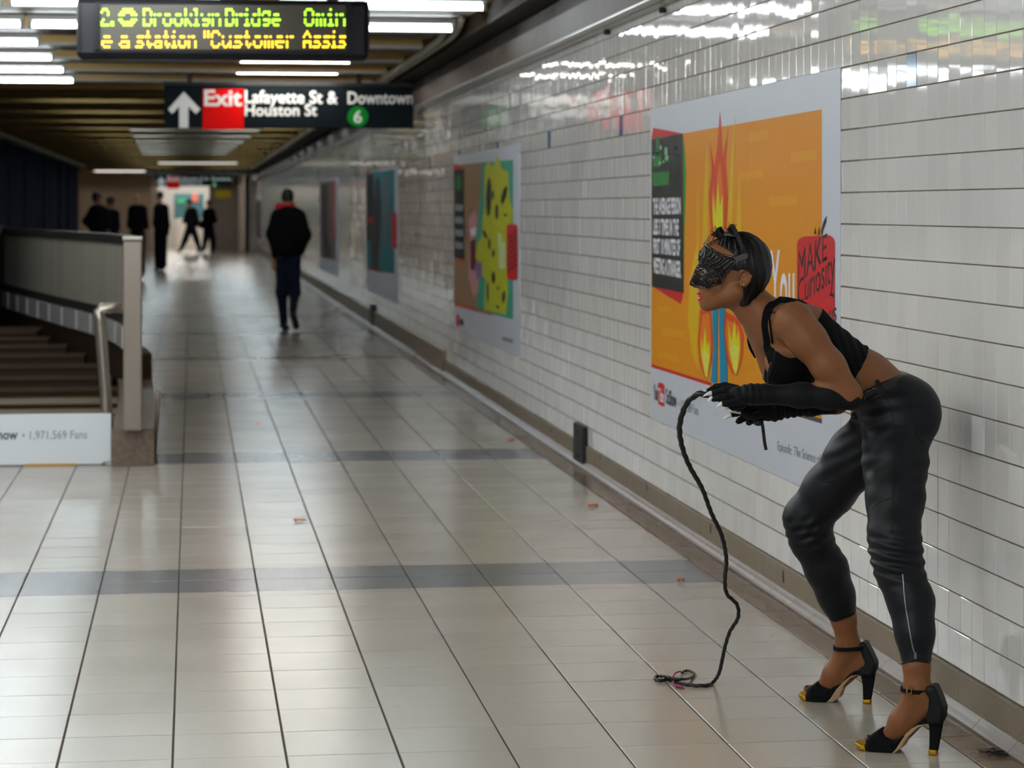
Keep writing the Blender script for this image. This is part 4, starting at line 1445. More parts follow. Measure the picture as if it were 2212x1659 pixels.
# drop coarse head/neck faces that lie in front of the cut line but keep shoulders at the same height
V, Q = bf.surface()
ce = V[Q].mean(1)
inb = (ce[:, 2] > zc) & np.all((ce > hf.lo + 0.004) & (ce < hf.lo + (hf.n - 2) * hf.res), 1)
hV, hQ = hf.surface(cmin=zc - 0.003)
me = field_mesh('body', [(hV, hQ), (V, Q[~inb])])
body = link('body', me, [M_skin, M_lip, M_nail], root)
cen = np.zeros(len(me.polygons) * 3)
me.polygons.foreach_get('center', cen)
cen = cen.reshape(-1, 3)
A_ = cen[:, 0] * CT - cen[:, 1] * ST
B_ = cen[:, 0] * ST + cen[:, 1] * CT
o = H3(0, 0, 0)
f_, s_, z_ = o[0] - A_, o[1] - B_, cen[:, 2] - o[2]
mi = np.zeros(len(cen), np.int32)
lip = (f_ > 0.0855) & (np.abs(s_) < 0.021) & (((z_ > -0.0645) & (z_ < -0.0515 - 0.15 * np.abs(s_))) | ((z_ > -0.083 + 0.2 * np.abs(s_)) & (z_ < -0.0665)))
mi[lip] = 1
for (x, y, d) in ((1874, 1590, 6.66), (1740, 1482, 7.34)):
    p = PC(x, y, d)
    mi[(np.abs(A_ - p[0]) < 0.008) & (np.abs(B_ - p[1]) < 0.012) & (np.abs(cen[:, 2] - p[2]) < 0.006)] = 2
me.polygons.foreach_set('material_index', mi)
M_eyew = mat('eye_white', L(110, 100, 92), 0.2)
M_iris = mat('eye_dark', L(26, 14, 10), 0.1)
for s in (-1, 1):
    q = MB()
    c = c2w(H3(0.0815, 0.029 * s, 0.004))
    fw = c2w(np.array((-1.0, 0, 0)))
    th = np.linspace(0, math.pi, 9)
    u = np.array((0, 0, 1.0))
    v = np.cross(fw, u)
    vs, fs = [], []
    for t in th:
        for k in range(12):
            a = 2 * math.pi * k / 12
            vs.append(c + 0.011 * (fw * math.cos(t) + math.sin(t) * (u * math.cos(a) + v * math.sin(a))))
    for i in range(8):
        for k in range(12):
            fs.append((i * 12 + k, i * 12 + (k + 1) % 12, (i + 1) * 12 + (k + 1) % 12, (i + 1) * 12 + k))
    q.add(vs, fs[:24], 1, True)
    q.add(vs, fs[24:], 0, True)
    q.build('eye', [M_eyew, M_iris], root)
q = MB()
p = c2w(H3(-0.0215, 0.0815, -0.030))
q.lathe([(0.0015, -0.0035), (0.0034, -0.001), (0.0034, 0.0015), (0.0015, 0.004)], p, 10)
q.build('earring', M_brass, root)


def on(fd, px, py, d0, off=0.001, far=False):
    """point of the near surface of a field seen at a picture point"""
    d = d0
    for _ in range(4):
        a, c = ac(px, py, d)
        d = fd.near_b(a, c, off, far)
    return PC(px, py, d)


def seam(fd, pts, d0, r, m, name, off=0.0015, n=6, par=None, mirror=None):
    P3 = [on(fd, x, y, d0, off) for x, y in [tuple(t) for t in spl(pts, n)]]
    if mirror is not None:
        MB().tube([c2w(np.array((p[0], 2 * mirror - p[1], p[2]))) for p in P3], r, 6).build(name, m, par or root)
    return MB().tube([c2w(p) for p in P3], r, 6).build(name, m, par or root)


# ---- hair: bob with a tucked ear
HA = Field(hf.lo, hf.lo + (hf.n - 1) * hf.res, 0.0024)
HA.ell(H3(-0.012, 0, 0.030), (0.094, 0.080, 0.088), 0.02)
HA.ell(H3(-0.030, 0, 0.012), (0.074, 0.082, 0.098), 0.02)
HA.cone(H3(-0.052, 0.034, 0.0), H3(-0.026, 0.048, -0.090), 0.042, 0.014, 0.02)
HA.cone(H3(-0.052, -0.034, 0.0), H3(-0.026, -0.048, -0.090), 0.042, 0.014, 0.02)
HA.cone(H3(-0.060, 0.0, 0.0), H3(-0.040, 0.0, -0.070), 0.044, 0.020, 0.02)
A3, B3, C3 = np.meshgrid(HA.ax[0], HA.ax[1], HA.ax[2], indexing='ij')
ph = np.arctan2(B3 - o[1], -(o[0] - 0.02 - A3)) * 26 + np.sin((C3 - o[2]) * 45) * 1.2
HA.f = HA.f + (0.0011 * np.sin(ph) + 0.0006 * np.sin(ph * 2.7 + 1)).astype(np.float32)
hair_px = [(1519, 519), (1530, 510), (1552, 499), (1576, 490), (1610, 496), (1640, 512), (1668, 536), (1672, 575), (1664, 608), (1647, 636), (1618, 658), (1584, 666),
           (1596, 646), (1602, 632), (1606, 620), (1616, 606), (1618, 592), (1612, 585), (1602, 582), (1590, 584), (1578, 582), (1580, 572), (1590, 556), (1574, 541), (1556, 532), (1540, 527)]
HA.clip(poly_px(hair_px, 6.93))
link('hair', field_mesh('hair', [HA.surface()]), M_hair, root)
q = MB()
for k in range(60):      # wisps over the hairline
    x0 = rng.uniform(1524, 1586)
    y0 = 512 - (x0 - 1524) * 0.22 + rng.uniform(0, 6)
    ln = rng.uniform(10, 24)
    pts = [on(HA, x0 + 8, y0 - 6, 6.93, 0.0), on(hf, x0 + 2, y0 + ln * 0.4, 6.93, 0.0015), on(hf, x0 - 5, y0 + ln, 6.93, 0.001)]
    q.tube([c2w(p) for p in spl(pts, 3)], 0.0006, 4)
q.build('hair_wisps', M_hair, root, kind='stuff')

# ---- lace mask
lace = bpy.data.materials.new('mask_lace')
lace.use_nodes = True
N_, K_ = lace.node_tree.nodes, lace.node_tree.links
pb = N_['Principled BSDF']
pb.inputs['Base Color'].default_value = (*L(12, 10, 12), 1)
pb.inputs['Roughness'].default_value = 0.6
pb.inputs['Specular IOR Level'].default_value = 0.2
gg = N_.new('ShaderNodeNewGeometry')
vo = N_.new('ShaderNodeTexVoronoi')
vo.feature = 'DISTANCE_TO_EDGE'
vo.inputs['Scale'].default_value = 130
K_.new(gg.outputs['Position'], vo.inputs['Vector'])
v2 = N_.new('ShaderNodeTexNoise')
v2.inputs['Scale'].default_value = 55
K_.new(gg.outputs['Position'], v2.inputs['Vector'])
m1 = N_.new('ShaderNodeMath')
m1.operation = 'LESS_THAN'
m1.inputs[1].default_value = 0.16
K_.new(vo.outputs['Distance'], m1.inputs[0])
m2 = N_.new('ShaderNodeMath')
m2.operation = 'GREATER_THAN'
m2.inputs[1].default_value = 0.53
K_.new(v2.outputs['Fac'], m2.inputs[0])
m3 = N_.new('ShaderNodeMath')
m3.operation = 'MAXIMUM'
K_.new(m1.outputs[0], m3.inputs[0])
K_.new(m2.outputs[0], m3.inputs[1])
K_.new(m3.outputs[0], pb.inputs['Alpha'])
mask_px = [(1518, 517), (1506, 531), (1498, 551), (1490, 580), (1497, 589), (1486, 613), (1488, 618), (1506, 619), (1530, 623), (1540, 617), (1558, 611), (1566, 595), (1576, 583),
           (1592, 570), (1604, 564), (1604, 552), (1592, 553), (1575, 553), (1558, 549), (1542, 541), (1530, 533), (1522, 527)]
MK = hf.copy()
MK.f = MK.f - np.float32(0.0045)
MK.clip(poly_px(mask_px, 6.945))
MK.clip(poly_px(el(1517, 587, 11, 6.5, 16, 0.1), 6.95), inside=False)
mk = link('mask', field_mesh('mask', [MK.surface()]), lace, root)
M_bead = mat('mask_gloss', L(5, 5, 6), 0.07, coat=0.6)
HB = H3(0, 0, 0)[1]
edge = [(1521, 524), (1509, 533), (1502, 552), (1499, 580), (1504, 590), (1496, 612), (1508, 618), (1530, 622), (1540, 616), (1558, 610), (1566, 595), (1576, 583), (1592, 569)]
edge2 = [(1521, 526), (1531, 534), (1543, 542), (1558, 549.5), (1575, 554), (1592, 556)]
seam(hf, edge[5:], 6.93, 0.0026, M_bead, 'edge_trim', 0.004, 6, mk, HB)
seam(hf, edge2, 6.93, 0.0032, M_bead, 'edge_trim', 0.004, 6, mk, HB)
seam(hf, el(1517, 587, 11, 6.5, 12, 0.1) + [(1528, 588)], 6.93, 0.0022, M_bead, 'eye_trim', 0.004, 4, mk, HB)
orn = [[(1526, 536), (1522, 548), (1520, 560), (1514, 570)], [(1512, 540), (1511, 552), (1508, 562)], [(1544, 546), (1538, 556), (1530, 562), (1524, 570)],
       [(1560, 556), (1552, 564), (1541, 569), (1530, 575)], [(1577, 560), (1566, 567), (1556, 575), (1545, 580)], [(1590, 560), (1578, 570), (1566, 580), (1556, 588)],
       [(1532, 550), (1528, 560), (1519, 574)], [(1550, 552), (1545, 562), (1534, 566)], [(1543, 588), (1552, 592), (1557, 600), (1550, 606)], [(1530, 600), (1540, 606), (1536, 614)],
       [(1511, 600), (1520, 606), (1526, 614)], [(1568, 556), (1560, 566), (1547, 574)], [(1520, 540), (1516, 549), (1512, 553)], [(1508, 574), (1513, 580), (1507, 585)],
       [(1583, 562), (1570, 574), (1561, 584)], [(1538, 541), (1534, 548), (1526, 553)]]
for pts in orn:
    seam(hf, pts, 6.93, 0.0021, M_bead, 'lace_cord', 0.0045, 5, mk, HB)
for (x, y) in ((1544, 580), (1548, 585), (1555, 589), (1510, 556), (1533, 570), (1526, 549), (1580, 560), (1587, 561)):
    p = c2w(on(hf, x, y, 6.93, 0.006))
    MB().lathe([(0.0008, -0.0026), (0.0024, -0.001), (0.0024, 0.001), (0.0008, 0.0026)], p, 8).build('bead', M_bead, mk)
# head strap with its rounded end and cat ears
n_out = tuple(c2w(np.array((0, -1.0, 0))))
p_ = [on(HA, 1588, 561, 6.9, 0.004), on(HA, 1600, 557, 6.9, 0.004), on(HA, 1610, 553, 6.9, 0.004), on(HA, 1615, 551, 6.9, 0.004)]
MB().ribbon([c2w(p) for p in p_], n_out, [0.014, 0.016, 0.016, 0.008], 0.004).build('strap_end', mat('strap_grey', L(70, 70, 72), 0.3, coat=0.5, bump=(200, 0.2, 0.001)), mk)
for s, nm in ((1, 'near'), (-1, 'far')):
    dB = 0.046 if s > 0 else -0.040
    sh = 0 if s > 0 else -27
    apex = PC(1581 + sh, 485 + (6 if s < 0 else 0), HB - dB)
    bk = PC(1606 + sh, 551 if s > 0 else 520, HB - (0.076 if s > 0 else -0.055))
    md = PC(1594 + sh, 512, HB - (0.064 if s > 0 else -0.052))
    fr_ = PC(1562 + sh, 508, HB - dB * 0.8)
    inn = PC(1580 + sh, 515, HB - dB * 0.3)
    q = MB()
    ring = [fr_, md, inn]
    vs = [c2w(p) for p in ring] + [c2w(apex)]
    q.add(vs, [(0, 1, 3), (1, 2, 3), (2, 0, 3), (2, 1, 0)])
    ear = q.build('cat_ear', M_leather, mk)
    pth = [c2w(p) for p in spl([bk, (bk + md) / 2 + np.array((0.002, -0.004 * s, 0)), md, apex], 5)]
    MB().ribbon(pth, [tuple(c2w(np.array((0.6, -0.8 * s, 0.1))))] * len(pth), 0.013, 0.004).build('ear_band', M_leather, mk)
    q = MB()
    for k in range(70 if s > 0 else 30):
        a, b_ = rng.random(), rng.random()
        p = fr_ * (1 - a) + md * a
        p = p * (1 - 0.75 * b_) + apex * 0.75 * b_
        tip = p + np.array((rng.normal(-0.004, 0.006), rng.normal(0, 0.005), abs(rng.normal(0.010, 0.005))))
        q.tube([c2w(p), c2w((p + tip) / 2 + rng.normal(0, 0.001, 3)), c2w(tip)], [0.0009, 0.0007, 0.0002], 4)
    q.build('fur_tuft', M_suede, mk, kind='stuff')

# ---- black crop top
TP = Field(LO + np.array((0.0, 0.2, 0.9)), HI - np.array((0.12, 0.0, 0.0)), 0.0045)
torso(TP)
TP.ell(PC(1697, 788, 6.905), (0.064, 0.062, 0.060), 0.02, rot=-0.5)
TP.ell(PC(1690, 786, 7.07), (0.062, 0.062, 0.058), 0.02, rot=-0.5)
tor0 = TP.copy()
A3, C3 = np.meshgrid(TP.ax[0], TP.ax[2], indexing='ij')
pt = PC(1800, 760, 6.95)
wr = 0.0016 * np.sin((A3 - pt[0]) * 240 + (C3 - pt[2]) * 60) * np.clip((A3 - pt[0] + 0.02) / 0.06, 0, 1)
TP.f = TP.f - np.float32(0.0045) - wr[:, None, :].astype(np.float32)
top_px = [(1662, 834), (1659, 812), (1661, 797), (1666, 780), (1668, 762), (1674, 756), (1686, 766), (1702, 771), (1716, 770), (1738, 752), (1752, 722), (1764, 690), (1780, 668), (1800, 690), (1886, 752),
          (1846, 812), (1826, 856), (1780, 880), (1690, 880)]
TP.clip(poly_px(top_px, 6.91))
tp = link('crop_top', field_mesh('crop_top', [TP.surface()]), M_top, root)
up = upper
sp = [on(up, x, y, 6.85, 0.002) for x, y in [tuple(t) for t in spl([(1672, 784), (1661, 752), (1656, 722), (1654, 694), (1660, 668), (1674, 652)], 6)]]
sp += [PC(1686, 647, 6.90), PC(1704, 648, 6.93), PC(1730, 654, 6.95), PC(1758, 668, 6.96), PC(1782, 690, 6.96)]
nr = []
for i in range(len(sp)):
    nr.append(tuple(c2w(np.array((-0.45, -0.85, 0.25)) if i < 30 else np.array((0.2, -0.5, 0.8)))))
MB().ribbon([c2w(p) for p in sp], nr, [0.030] * 8 + [0.024] * (len(sp) - 8), 0.005).build('strap', M_top, tp)
sp2 = [on(up, x, y, 6.84, 0.002) for x, y in [tuple(t) for t in spl([(1668, 742), (1664, 706), (1662, 684), (1669, 667), (1682, 654)], 6)]] + [PC(1698, 647.5, 6.88), PC(1716, 648, 6.90)]
MB().tube([c2w(p) for p in sp2], 0.0028, 6).build('thin_strap', M_top, tp)
sp3 = [on(up, x, y, 7.1, 0.002, True) for x, y in [tuple(t) for t in spl([(1680, 790), (1662, 745), (1656, 705), (1668, 668), (1690, 655)], 6)]]
MB().ribbon([c2w(p) for p in sp3], tuple(c2w(np.array((-0.5, 0.8, 0.2)))), 0.024, 0.005).build('strap', M_top, tp)
sp4 = [PC(1616.5, 722, 7.05), PC(1617, 738, 7.06), PC(1622, 755, 7.07), PC(1632, 772, 7.08)]
MB().tube([c2w(p) for p in spl(sp4, 4)], 0.004, 6).build('strap_edge', M_top, tp)
seam(TP, [(1660, 832), (1659, 812), (1662, 797), (1667, 782)], 6.9, 0.003, mat('lace_trim', L(20, 20, 30), 0.6, bump=(300, 0.8, 0.002)), 'lace_edge', 0.0, 6, tp)

# ---- coated black trousers
PT = Field(LO, HI - np.array((0, 0, 0.32)), 0.0045)
torso(PT)
legs(PT)
A3, C3 = np.meshgrid(PT.ax[0], PT.ax[2], indexing='ij')


def win(px, py, d, ra, rc):
    p = PC(px, py, d)
    return np.exp(-((A3 - p[0]) / ra) ** 2 - ((C3 - p[2]) / rc) ** 2), A3 - p[0], C3 - p[2]


dis = np.zeros(A3.shape)
for (x, y, d, ra, rc, amp, fr, sl, phs) in ((1936, 1205, 6.73, 0.10, 0.060, 0.0052, 205, 30, 0.4), (1742, 1150, 7.22, 0.09, 0.040, 0.0034, 210, -60, 0.0), (1740, 1135, 7.22, 0.07, 0.05, 0.002, 120, -160, 1.0),
                                      (1875, 905, 6.95, 0.05, 0.06, 0.0024, 150, -70, 0.5), (1910, 870, 6.9, 0.12, 0.05, 0.0016, 140, -30, 0.0), (1990, 1000, 6.9, 0.06, 0.10, 0.0018, 130, 45, 0.0),
                                      (1890, 1100, 6.8, 0.05, 0.05, 0.0012, 110, -90, 0.0), (1800, 1010, 7.12, 0.07, 0.06, 0.0020, 110, -90, 0.0), (1835, 960, 7.1, 0.06, 0.06, 0.003, 140, -100, 0.0),
                                      (1975, 1215, 6.72, 0.05, 0.06, 0.003, 200, 10, 2.0)):
    g, da, dc = win(x, y, d, ra, rc)
    dis += amp * g * np.sin(dc * fr + da * sl + phs)
PT.f = PT.f - np.float32(0.0045) - dis[:, None, :].astype(np.float32)
pant_px = [(1852, 846), (1866, 840), (1900, 824), (1945, 810), (1985, 804), (2060, 830), (2060, 1240), (2060, 1700), (1650, 1700), (1640, 1150), (1660, 1060), (1840, 905), (1850, 880)]
PT.clip(poly_px(pant_px, 6.95))
hl_ = [ac(x, y, 6.62) for x, y in ((2030, 1438), (2010, 1432), (1996, 1429), (1980, 1427), (1962, 1430), (1947, 1438))]
PT.clip([(1.30, -0.1), (1.30, hl_[0][1])] + hl_ + [(1.044, hl_[-1][1]), (1.044, -0.1)], inside=False)
hr_ = [ac(x, y, 7.25) for x, y in ((1862, 1320), (1840, 1328), (1815, 1338), (1788, 1347))]
PT.clip([(1.044, -0.1), (1.044, hr_[0][1])] + hr_ + [(0.6, hr_[-1][1]), (0.6, -0.1)], inside=False)
pn = link('trousers', field_mesh('trousers', [PT.surface()]), M_pant, root)
BL = bf.copy()
BL.f = BL.f - np.float32(0.0075)
BL.clip(poly_px([(1846, 854), (1866, 839), (1900, 823), (1945, 808.5), (1990, 803), (2020, 812), (1990, 822), (1948, 828), (1904, 843), (1872, 858), (1852, 876)], 6.93))
belt = link('belt', field_mesh('belt', [BL.surface()]), M_leather, root)
q = MB()
p = PC(1846, 896, 6.99)
q.lathe([(0.006, -0.012), (0.011, -0.009), (0.012, 0.0), (0.010, 0.008), (0.004, 0.012)], c2w(p), 12)
q.build('buckle_knob', M_leather, belt)
q = MB()
p = PC(1843, 888, 6.985)
q.lathe([(0.002, -0.004), (0.005, -0.002), (0.005, 0.002), (0.002, 0.004)], c2w(p), 10)
q.build('buckle_stud', M_brass, belt)
lp = [on(BL, 1893, 822, 6.85, 0.002), on(BL, 1901, 834, 6.85, 0.003), on(PT, 1912, 848, 6.85, 0.003)]
MB().ribbon([c2w(p) for p in lp], n_out, 0.012, 0.004).build('belt_loop', M_pant, pn)
for pts in ([(1913, 858), (1926, 890), (1932, 940), (1931, 1010), (1927, 1090), (1926, 1150)], [(1965, 874), (1990, 877), (2016, 881)], [(1965, 874), (1976, 908), (1984, 945), (1996, 955)],
            [(1866, 932), (1885, 924), (1905, 921), (1960, 922)], [(1760, 1030), (1780, 1040), (1810, 1035)], [(1882, 1100), (1900, 1084), (1924, 1076)]):
    seam(PT, pts, 6.9, 0.0016, M_pant, 'seam', 0.0006, 6, pn)
seam(PT, [(1950, 1240), (1955, 1300), (1963, 1350), (1971, 1395), (1976, 1412)], 6.7, 0.0022, M_zip, 'zip', 0.001, 8, pn)
p = c2w(on(PT, 1977, 1416, 6.65, 0.003))
MB().bbox(p[0] - 0.0035, p[0] + 0.0035, p[1] - 0.003, p[1] + 0.002, p[2] - 0.010, p[2] + 0.008, 0.001).build('zip_pull', M_zip, pn)
seam(PT, [(1948, 1434), (1962, 1429), (1980, 1427), (2000, 1430), (2010, 1434)], 6.65, 0.0024, M_pant, 'hem', 0.0005, 6, pn)
seam(PT, [(1795, 1344), (1815, 1339), (1835, 1331), (1846, 1325)], 7.25, 0.0024, M_pant, 'hem', 0.0005, 6, pn)


# ---- gloves with claws
def finger(fd, pts, d, rs):
    fd.chain([PC(x, y, dd) for (x, y), dd in zip(pts, d)], rs, 0.004)


def claw(base, tip, r, par):
    b0, t0 = c2w(base), c2w(tip)
    dirv = t0 - b0
    sag = np.array((0, 0, 0.10 * np.linalg.norm(dirv)))
    pts = [b0 - dirv * 0.25, b0, b0 + dirv * 0.35 + sag * 0.6, b0 + dirv * 0.7 + sag * 0.5, t0]
    MB().tube(pts, [r * 0.6, r, r * 0.78, r * 0.42, r * 0.05], 8).build('claw', M_claw, par)


GL = Field(np.array((0.50, 6.70, 0.90)), np.array((1.05, 7.0, 1.05)), 0.003)
GL.chain([PC(1838, 858, 6.80), PC(1790, 855, 6.80), PC(1730, 854, 6.81), PC(1650, 852, 6.83)], [0.037, 0.0365, 0.033, 0.0255], 0.02)
GL.chain([PC(1650, 852, 6.83), PC(1622, 852, 6.835), PC(1592, 851, 6.84)], [0.026, 0.026, 0.021], 0.02, DB, 1.35)
wrk = (0.0016 * np.sin(GL.ax[0] * 330) * np.exp(-((GL.ax[0] - PC(1615, 850, 6.83)[0]) / 0.05) ** 2)).astype(np.float32)
GL.f -= wrk[:, None, None]
FI = [([(1592, 840), (1566, 833), (1546, 836), (1530, 845)], (6.875, 6.885, 6.885, 6.88), (1525, 846.5), (1506.5, 857.5)),
      ([(1590, 848), (1564, 844), (1551, 847), (1541, 849)], (6.845, 6.85, 6.85, 6.85), (1536, 849.5), (1517.5, 857)),
      ([(1590, 858), (1568, 858), (1553, 860), (1541, 862)], (6.825, 6.82, 6.82, 6.82), (1537, 860), (1528, 869)),
      ([(1596, 866), (1582, 870), (1570, 872), (1562, 872)], (6.80, 6.795, 6.79, 6.79), (1560, 872), (1546, 882)),
      ([(1614, 868), (1597, 880), (1584, 880), (1575, 876)], (6.88, 6.90, 6.90, 6.895), (1573, 876), (1566, 886))]
for pts, d, cb, ct in FI:
    finger(GL, pts, d, [0.0115, 0.0100, 0.0092, 0.0080])
GL.clip(poly_px([(1450, 780), (1772, 780), (1776, 824), (1812, 836), (1848, 852), (1872, 872), (1860, 900), (1450, 930)], 6.78))
gl = link('glove', field_mesh('glove', [GL.surface()]), M_glove, root)
for pts, d, cb, ct in FI:
    claw(PC(*cb, d[-1]), PC(*ct, d[-1] - 0.004), 0.0072, gl)
GR = Field(np.array((0.50, 6.84, 0.84)), np.array((0.98, 7.28, 1.04)), 0.003)
GR.chain([PC(1806, 868, 7.19), PC(1750, 872, 7.14), PC(1672, 886, 7.02)], [0.037, 0.034, 0.028], 0.02)
GR.chain([PC(1672, 886, 7.02), PC(1640, 888, 7.0), PC(1616, 888, 6.985)], [0.028, 0.026, 0.021], 0.02, DB, 1.25)
GR.f -= (0.0022 * np.sin(GR.ax[0] * 300) * np.exp(-((GR.ax[0] - PC(1700, 890, 7.05)[0]) / 0.07) ** 2)).astype(np.float32)[:, None, None]
FR = [([(1620, 880), (1608, 882), (1600, 886), (1597, 888)], (6.95, 6.94, 6.935, 6.93), (1594.5, 889), (1571.5, 891.5)),
      ([(1618, 888), (1602, 890), (1590, 893), (1582, 896)], (6.96, 6.95, 6.945, 6.94), (1578, 897), (1560, 909)),
      ([(1620, 896), (1608, 902), (1598, 908), (1594, 911)], (6.985, 6.97, 6.965, 6.96), (1593, 912), (1589.5, 920)),
      ([(1632, 900), (1622, 908), (1618, 912), (1616, 910)], (7.01, 7.0, 6.99, 6.985), (1615, 909), (1608, 912)),
      ([(1640, 896), (1628, 900), (1614, 898), (1604, 893)], (6.94, 6.92, 6.915, 6.915), (1602, 892), (1590, 893))]
for pts, d, cb, ct in FR:
    finger(GR, pts, d, [0.0115, 0.0102, 0.0092, 0.0075])
gr = link('glove', field_mesh('glove', [GR.surface()]), M_glove, root)
for i, (pts, d, cb, ct) in enumerate(FR):
    claw(PC(*cb, d[-1]), PC(*ct, d[-1] - 0.002), 0.0070 if i < 2 else 0.005, gr)

# ---- platform sandals
M_sole = M_leather


def sandal(px0, py0, d0, da, db, P_):
    """px0,py0: heel tip; side profile pixels in P_; da, db unit heel-to-toe direction in camera axes"""
    sc = F / d0
    Ld = lambda x: (px0 - x) / sc / -da

    def lz(pts):
        out = []
        for x, y in pts:
            l = Ld(x)
            d = d0 + db * l
            out.append((l, max(H - (y - CY) / F * d, 0.0)))
        return out

    org = PC(px0, py0, d0)

    def toworld(V):
        a = org[0] + da * V[:, 0] - db * V[:, 1]
        b_ = org[1] + db * V[:, 0] + da * V[:, 1]
        return np.stack([a, b_, V[:, 2]], 1)

    l1 = Ld(P_['toe'])
    g = c2w(np.array((org[0] + da * l1 * 0.5, org[1] + db * l1 * 0.5, 0)))
    hwf = lambda l: float(np.interp(l / l1, [-0.2, 0.0, 0.12, 0.35, 0.6, 0.78, 0.92, 1.0, 1.1], [0.012, 0.020, 0.029, 0.029, 0.038, 0.043, 0.037, 0.024, 0.010]))
    hh = lambda l: float(np.interp(l / l1, [-0.3, 0.0, 0.2, 0.4], [0.024, 0.024, 0.026, 0.024]))
    sh = None

    def part(nm, pts, m, par, hw=hwf, rnd=0.005):
        p = lz(pts)
        fd = profile_field((-0.06, -0.06, -0.004), (l1 + 0.03, 0.06, 0.24), 0.0026, p, hw, rnd)
        V, Q = fd.surface()
        return link(nm, field_mesh(nm, [(toworld(V), Q)]), m, par)

    sh = part('shoe', P_['box'], M_suede, root, rnd=0.012)
    part('platform', P_['plat'], M_suede, sh, rnd=0.006)
    part('gold_toe', P_['gold'], M_gold, sh, hw=lambda l: hwf(l) + 0.0015, rnd=0.004)
    part('sole', P_['sole'], M_nude, sh, hw=lambda l: hwf(l) - 0.002, rnd=0.002)
    part('shank', P_['shank'], M_suede, sh, hw=lambda l: hwf(l) * 0.98, rnd=0.003)
    part('counter', P_['count'], mat('satin_black', L(7, 7, 9), 0.5, spec=0.3), sh, hw=lambda l: hh(l) + 0.006, rnd=0.009)
    tw = lambda l: 0.013
    p = lz(P_['heel'])
    zt = max(q[1] for q in p)
    part('heel', P_['heel'], M_suede, sh, hw=lambda l: 0.012, rnd=0.004)
    part('heel_tip', P_['tip'], M_gold, sh, hw=lambda l: 0.0125, rnd=0.002)
    # ankle strap
    (sx0, sy0), (sx1, sy1), sr = P_['strap']
    cxp, cyp = (sx0 + sx1) / 2, (sy0 + sy1) / 2
    dd = P_['sd']
    c0 = PC(cxp, cyp, dd)
    ra = (sx1 - sx0) / 2 / F * dd
    pts = []
    slope = -(sy1 - sy0) / (sx1 - sx0)
    for k in range(29):
        an = 2 * math.pi * k / 28
        pts.append(c2w(c0 + np.array((ra * math.cos(an), sr * math.sin(an), ra * math.cos(an) * slope))))
    MB().ribbon(pts, [tuple(c2w(np.array((math.cos(2 * math.pi * k / 28), math.sin(2 * math.pi * k / 28), 0)))) for k in range(29)], 0.011, 0.003).build('ankle_strap', M_suede, sh)
    return sh, c0, sr


LS = dict(toe=1862, box=[(1885, 1594), (1896, 1582), (1910, 1573), (1922, 1588), (1938, 1596), (1952, 1594), (1945, 1612), (1936, 1625), (1900, 1624), (1887, 1618)],
          plat=[(1884, 1600), (1940, 1606), (1946, 1616), (1938, 1625.5), (1896, 1625), (1886, 1620)], gold=[(1861, 1599), (1885, 1605), (1888, 1621), (1868, 1613), (1861, 1606)],
          sole=[(1938, 1624), (1948, 1610), (1962, 1585), (1985, 1562), (2008, 1556), (2010, 1560), (1990, 1568), (1970, 1588), (1956, 1612), (1944, 1624)],
          shank=[(1945, 1596), (1965, 1583), (1985, 1562), (2006, 1546), (2012, 1550), (2010, 1560), (1990, 1563), (1972, 1577), (1956, 1596), (1946, 1612), (1938, 1620)],
          count=[(2016, 1477), (2024, 1480), (2033, 1502), (2041, 1527), (2040, 1548), (2034, 1562), (2010, 1562), (2003, 1550), (2010, 1530), (2012, 1505), (2003, 1490), (2006, 1482)],
          heel=[(2008, 1552), (2038, 1546), (2033, 1575), (2025, 1622), (2009, 1622), (2010, 1590), (2009, 1568)], tip=[(2008, 1617), (2024.5, 1617), (2024, 1631), (2008.5, 1631)],
          strap=((1946, 1489), (2014, 1490), 0.040), sd=6.63)
sh, c0, sr = sandal(2016, 1630, 6.607, -0.912, 0.41, LS)
p = c2w(PC(1964, 1490.5, 6.592))
q = MB()
for u0, u1, v0, v1 in ((-0.0085, -0.006, -0.0105, 0.0105), (0.004, 0.0065, -0.0105, 0.0105), (-0.0085, 0.0065, 0.008, 0.0105), (-0.0085, 0.0065, -0.0105, -0.008)):
    q.bbox(p[0] + u0, p[0] + u1, p[1] - 0.004, p[1] + 0.0, p[2] + v0, p[2] + v1, 0.0006)
q.build('buckle', M_brass, sh)
RS = dict(toe=1735, box=[(1753, 1487), (1762, 1478), (1773, 1471), (1786, 1480), (1800, 1484), (1809, 1481), (1802, 1498), (1790, 1513), (1762, 1513), (1754, 1508)],
          plat=[(1752, 1492), (1800, 1494), (1804, 1504), (1795, 1514.5), (1762, 1515), (1753, 1511)], gold=[(1734, 1494), (1752, 1498), (1754, 1513), (1740, 1508), (1734, 1502)],
          sole=[(1790, 1514), (1804, 1502), (1815, 1478), (1838, 1456), (1858, 1450), (1861, 1454), (1842, 1462), (1828, 1480), (1820, 1504), (1806, 1514)],
          shank=[(1804, 1482), (1822, 1470), (1840, 1453), (1858, 1440), (1863, 1444), (1861, 1454), (1844, 1457), (1828, 1470), (1814, 1486), (1804, 1500), (1796, 1508)],
          count=[(1866, 1384), (1873, 1386), (1884, 1408), (1894, 1431), (1893, 1446), (1887, 1458), (1860, 1457), (1856, 1446), (1862, 1428), (1864, 1408), (1856, 1397), (1858, 1390)],
          heel=[(1860, 1450), (1891, 1442), (1888, 1470), (1881, 1512), (1866, 1512), (1865, 1480), (1862, 1462)], tip=[(1865.5, 1509), (1881.5, 1509), (1881, 1519.5), (1866, 1519.5)],
          strap=((1801, 1400), (1866, 1396), 0.040), sd=7.285)
sandal(1873, 1519.5, 7.293, -0.939, 0.343, RS)

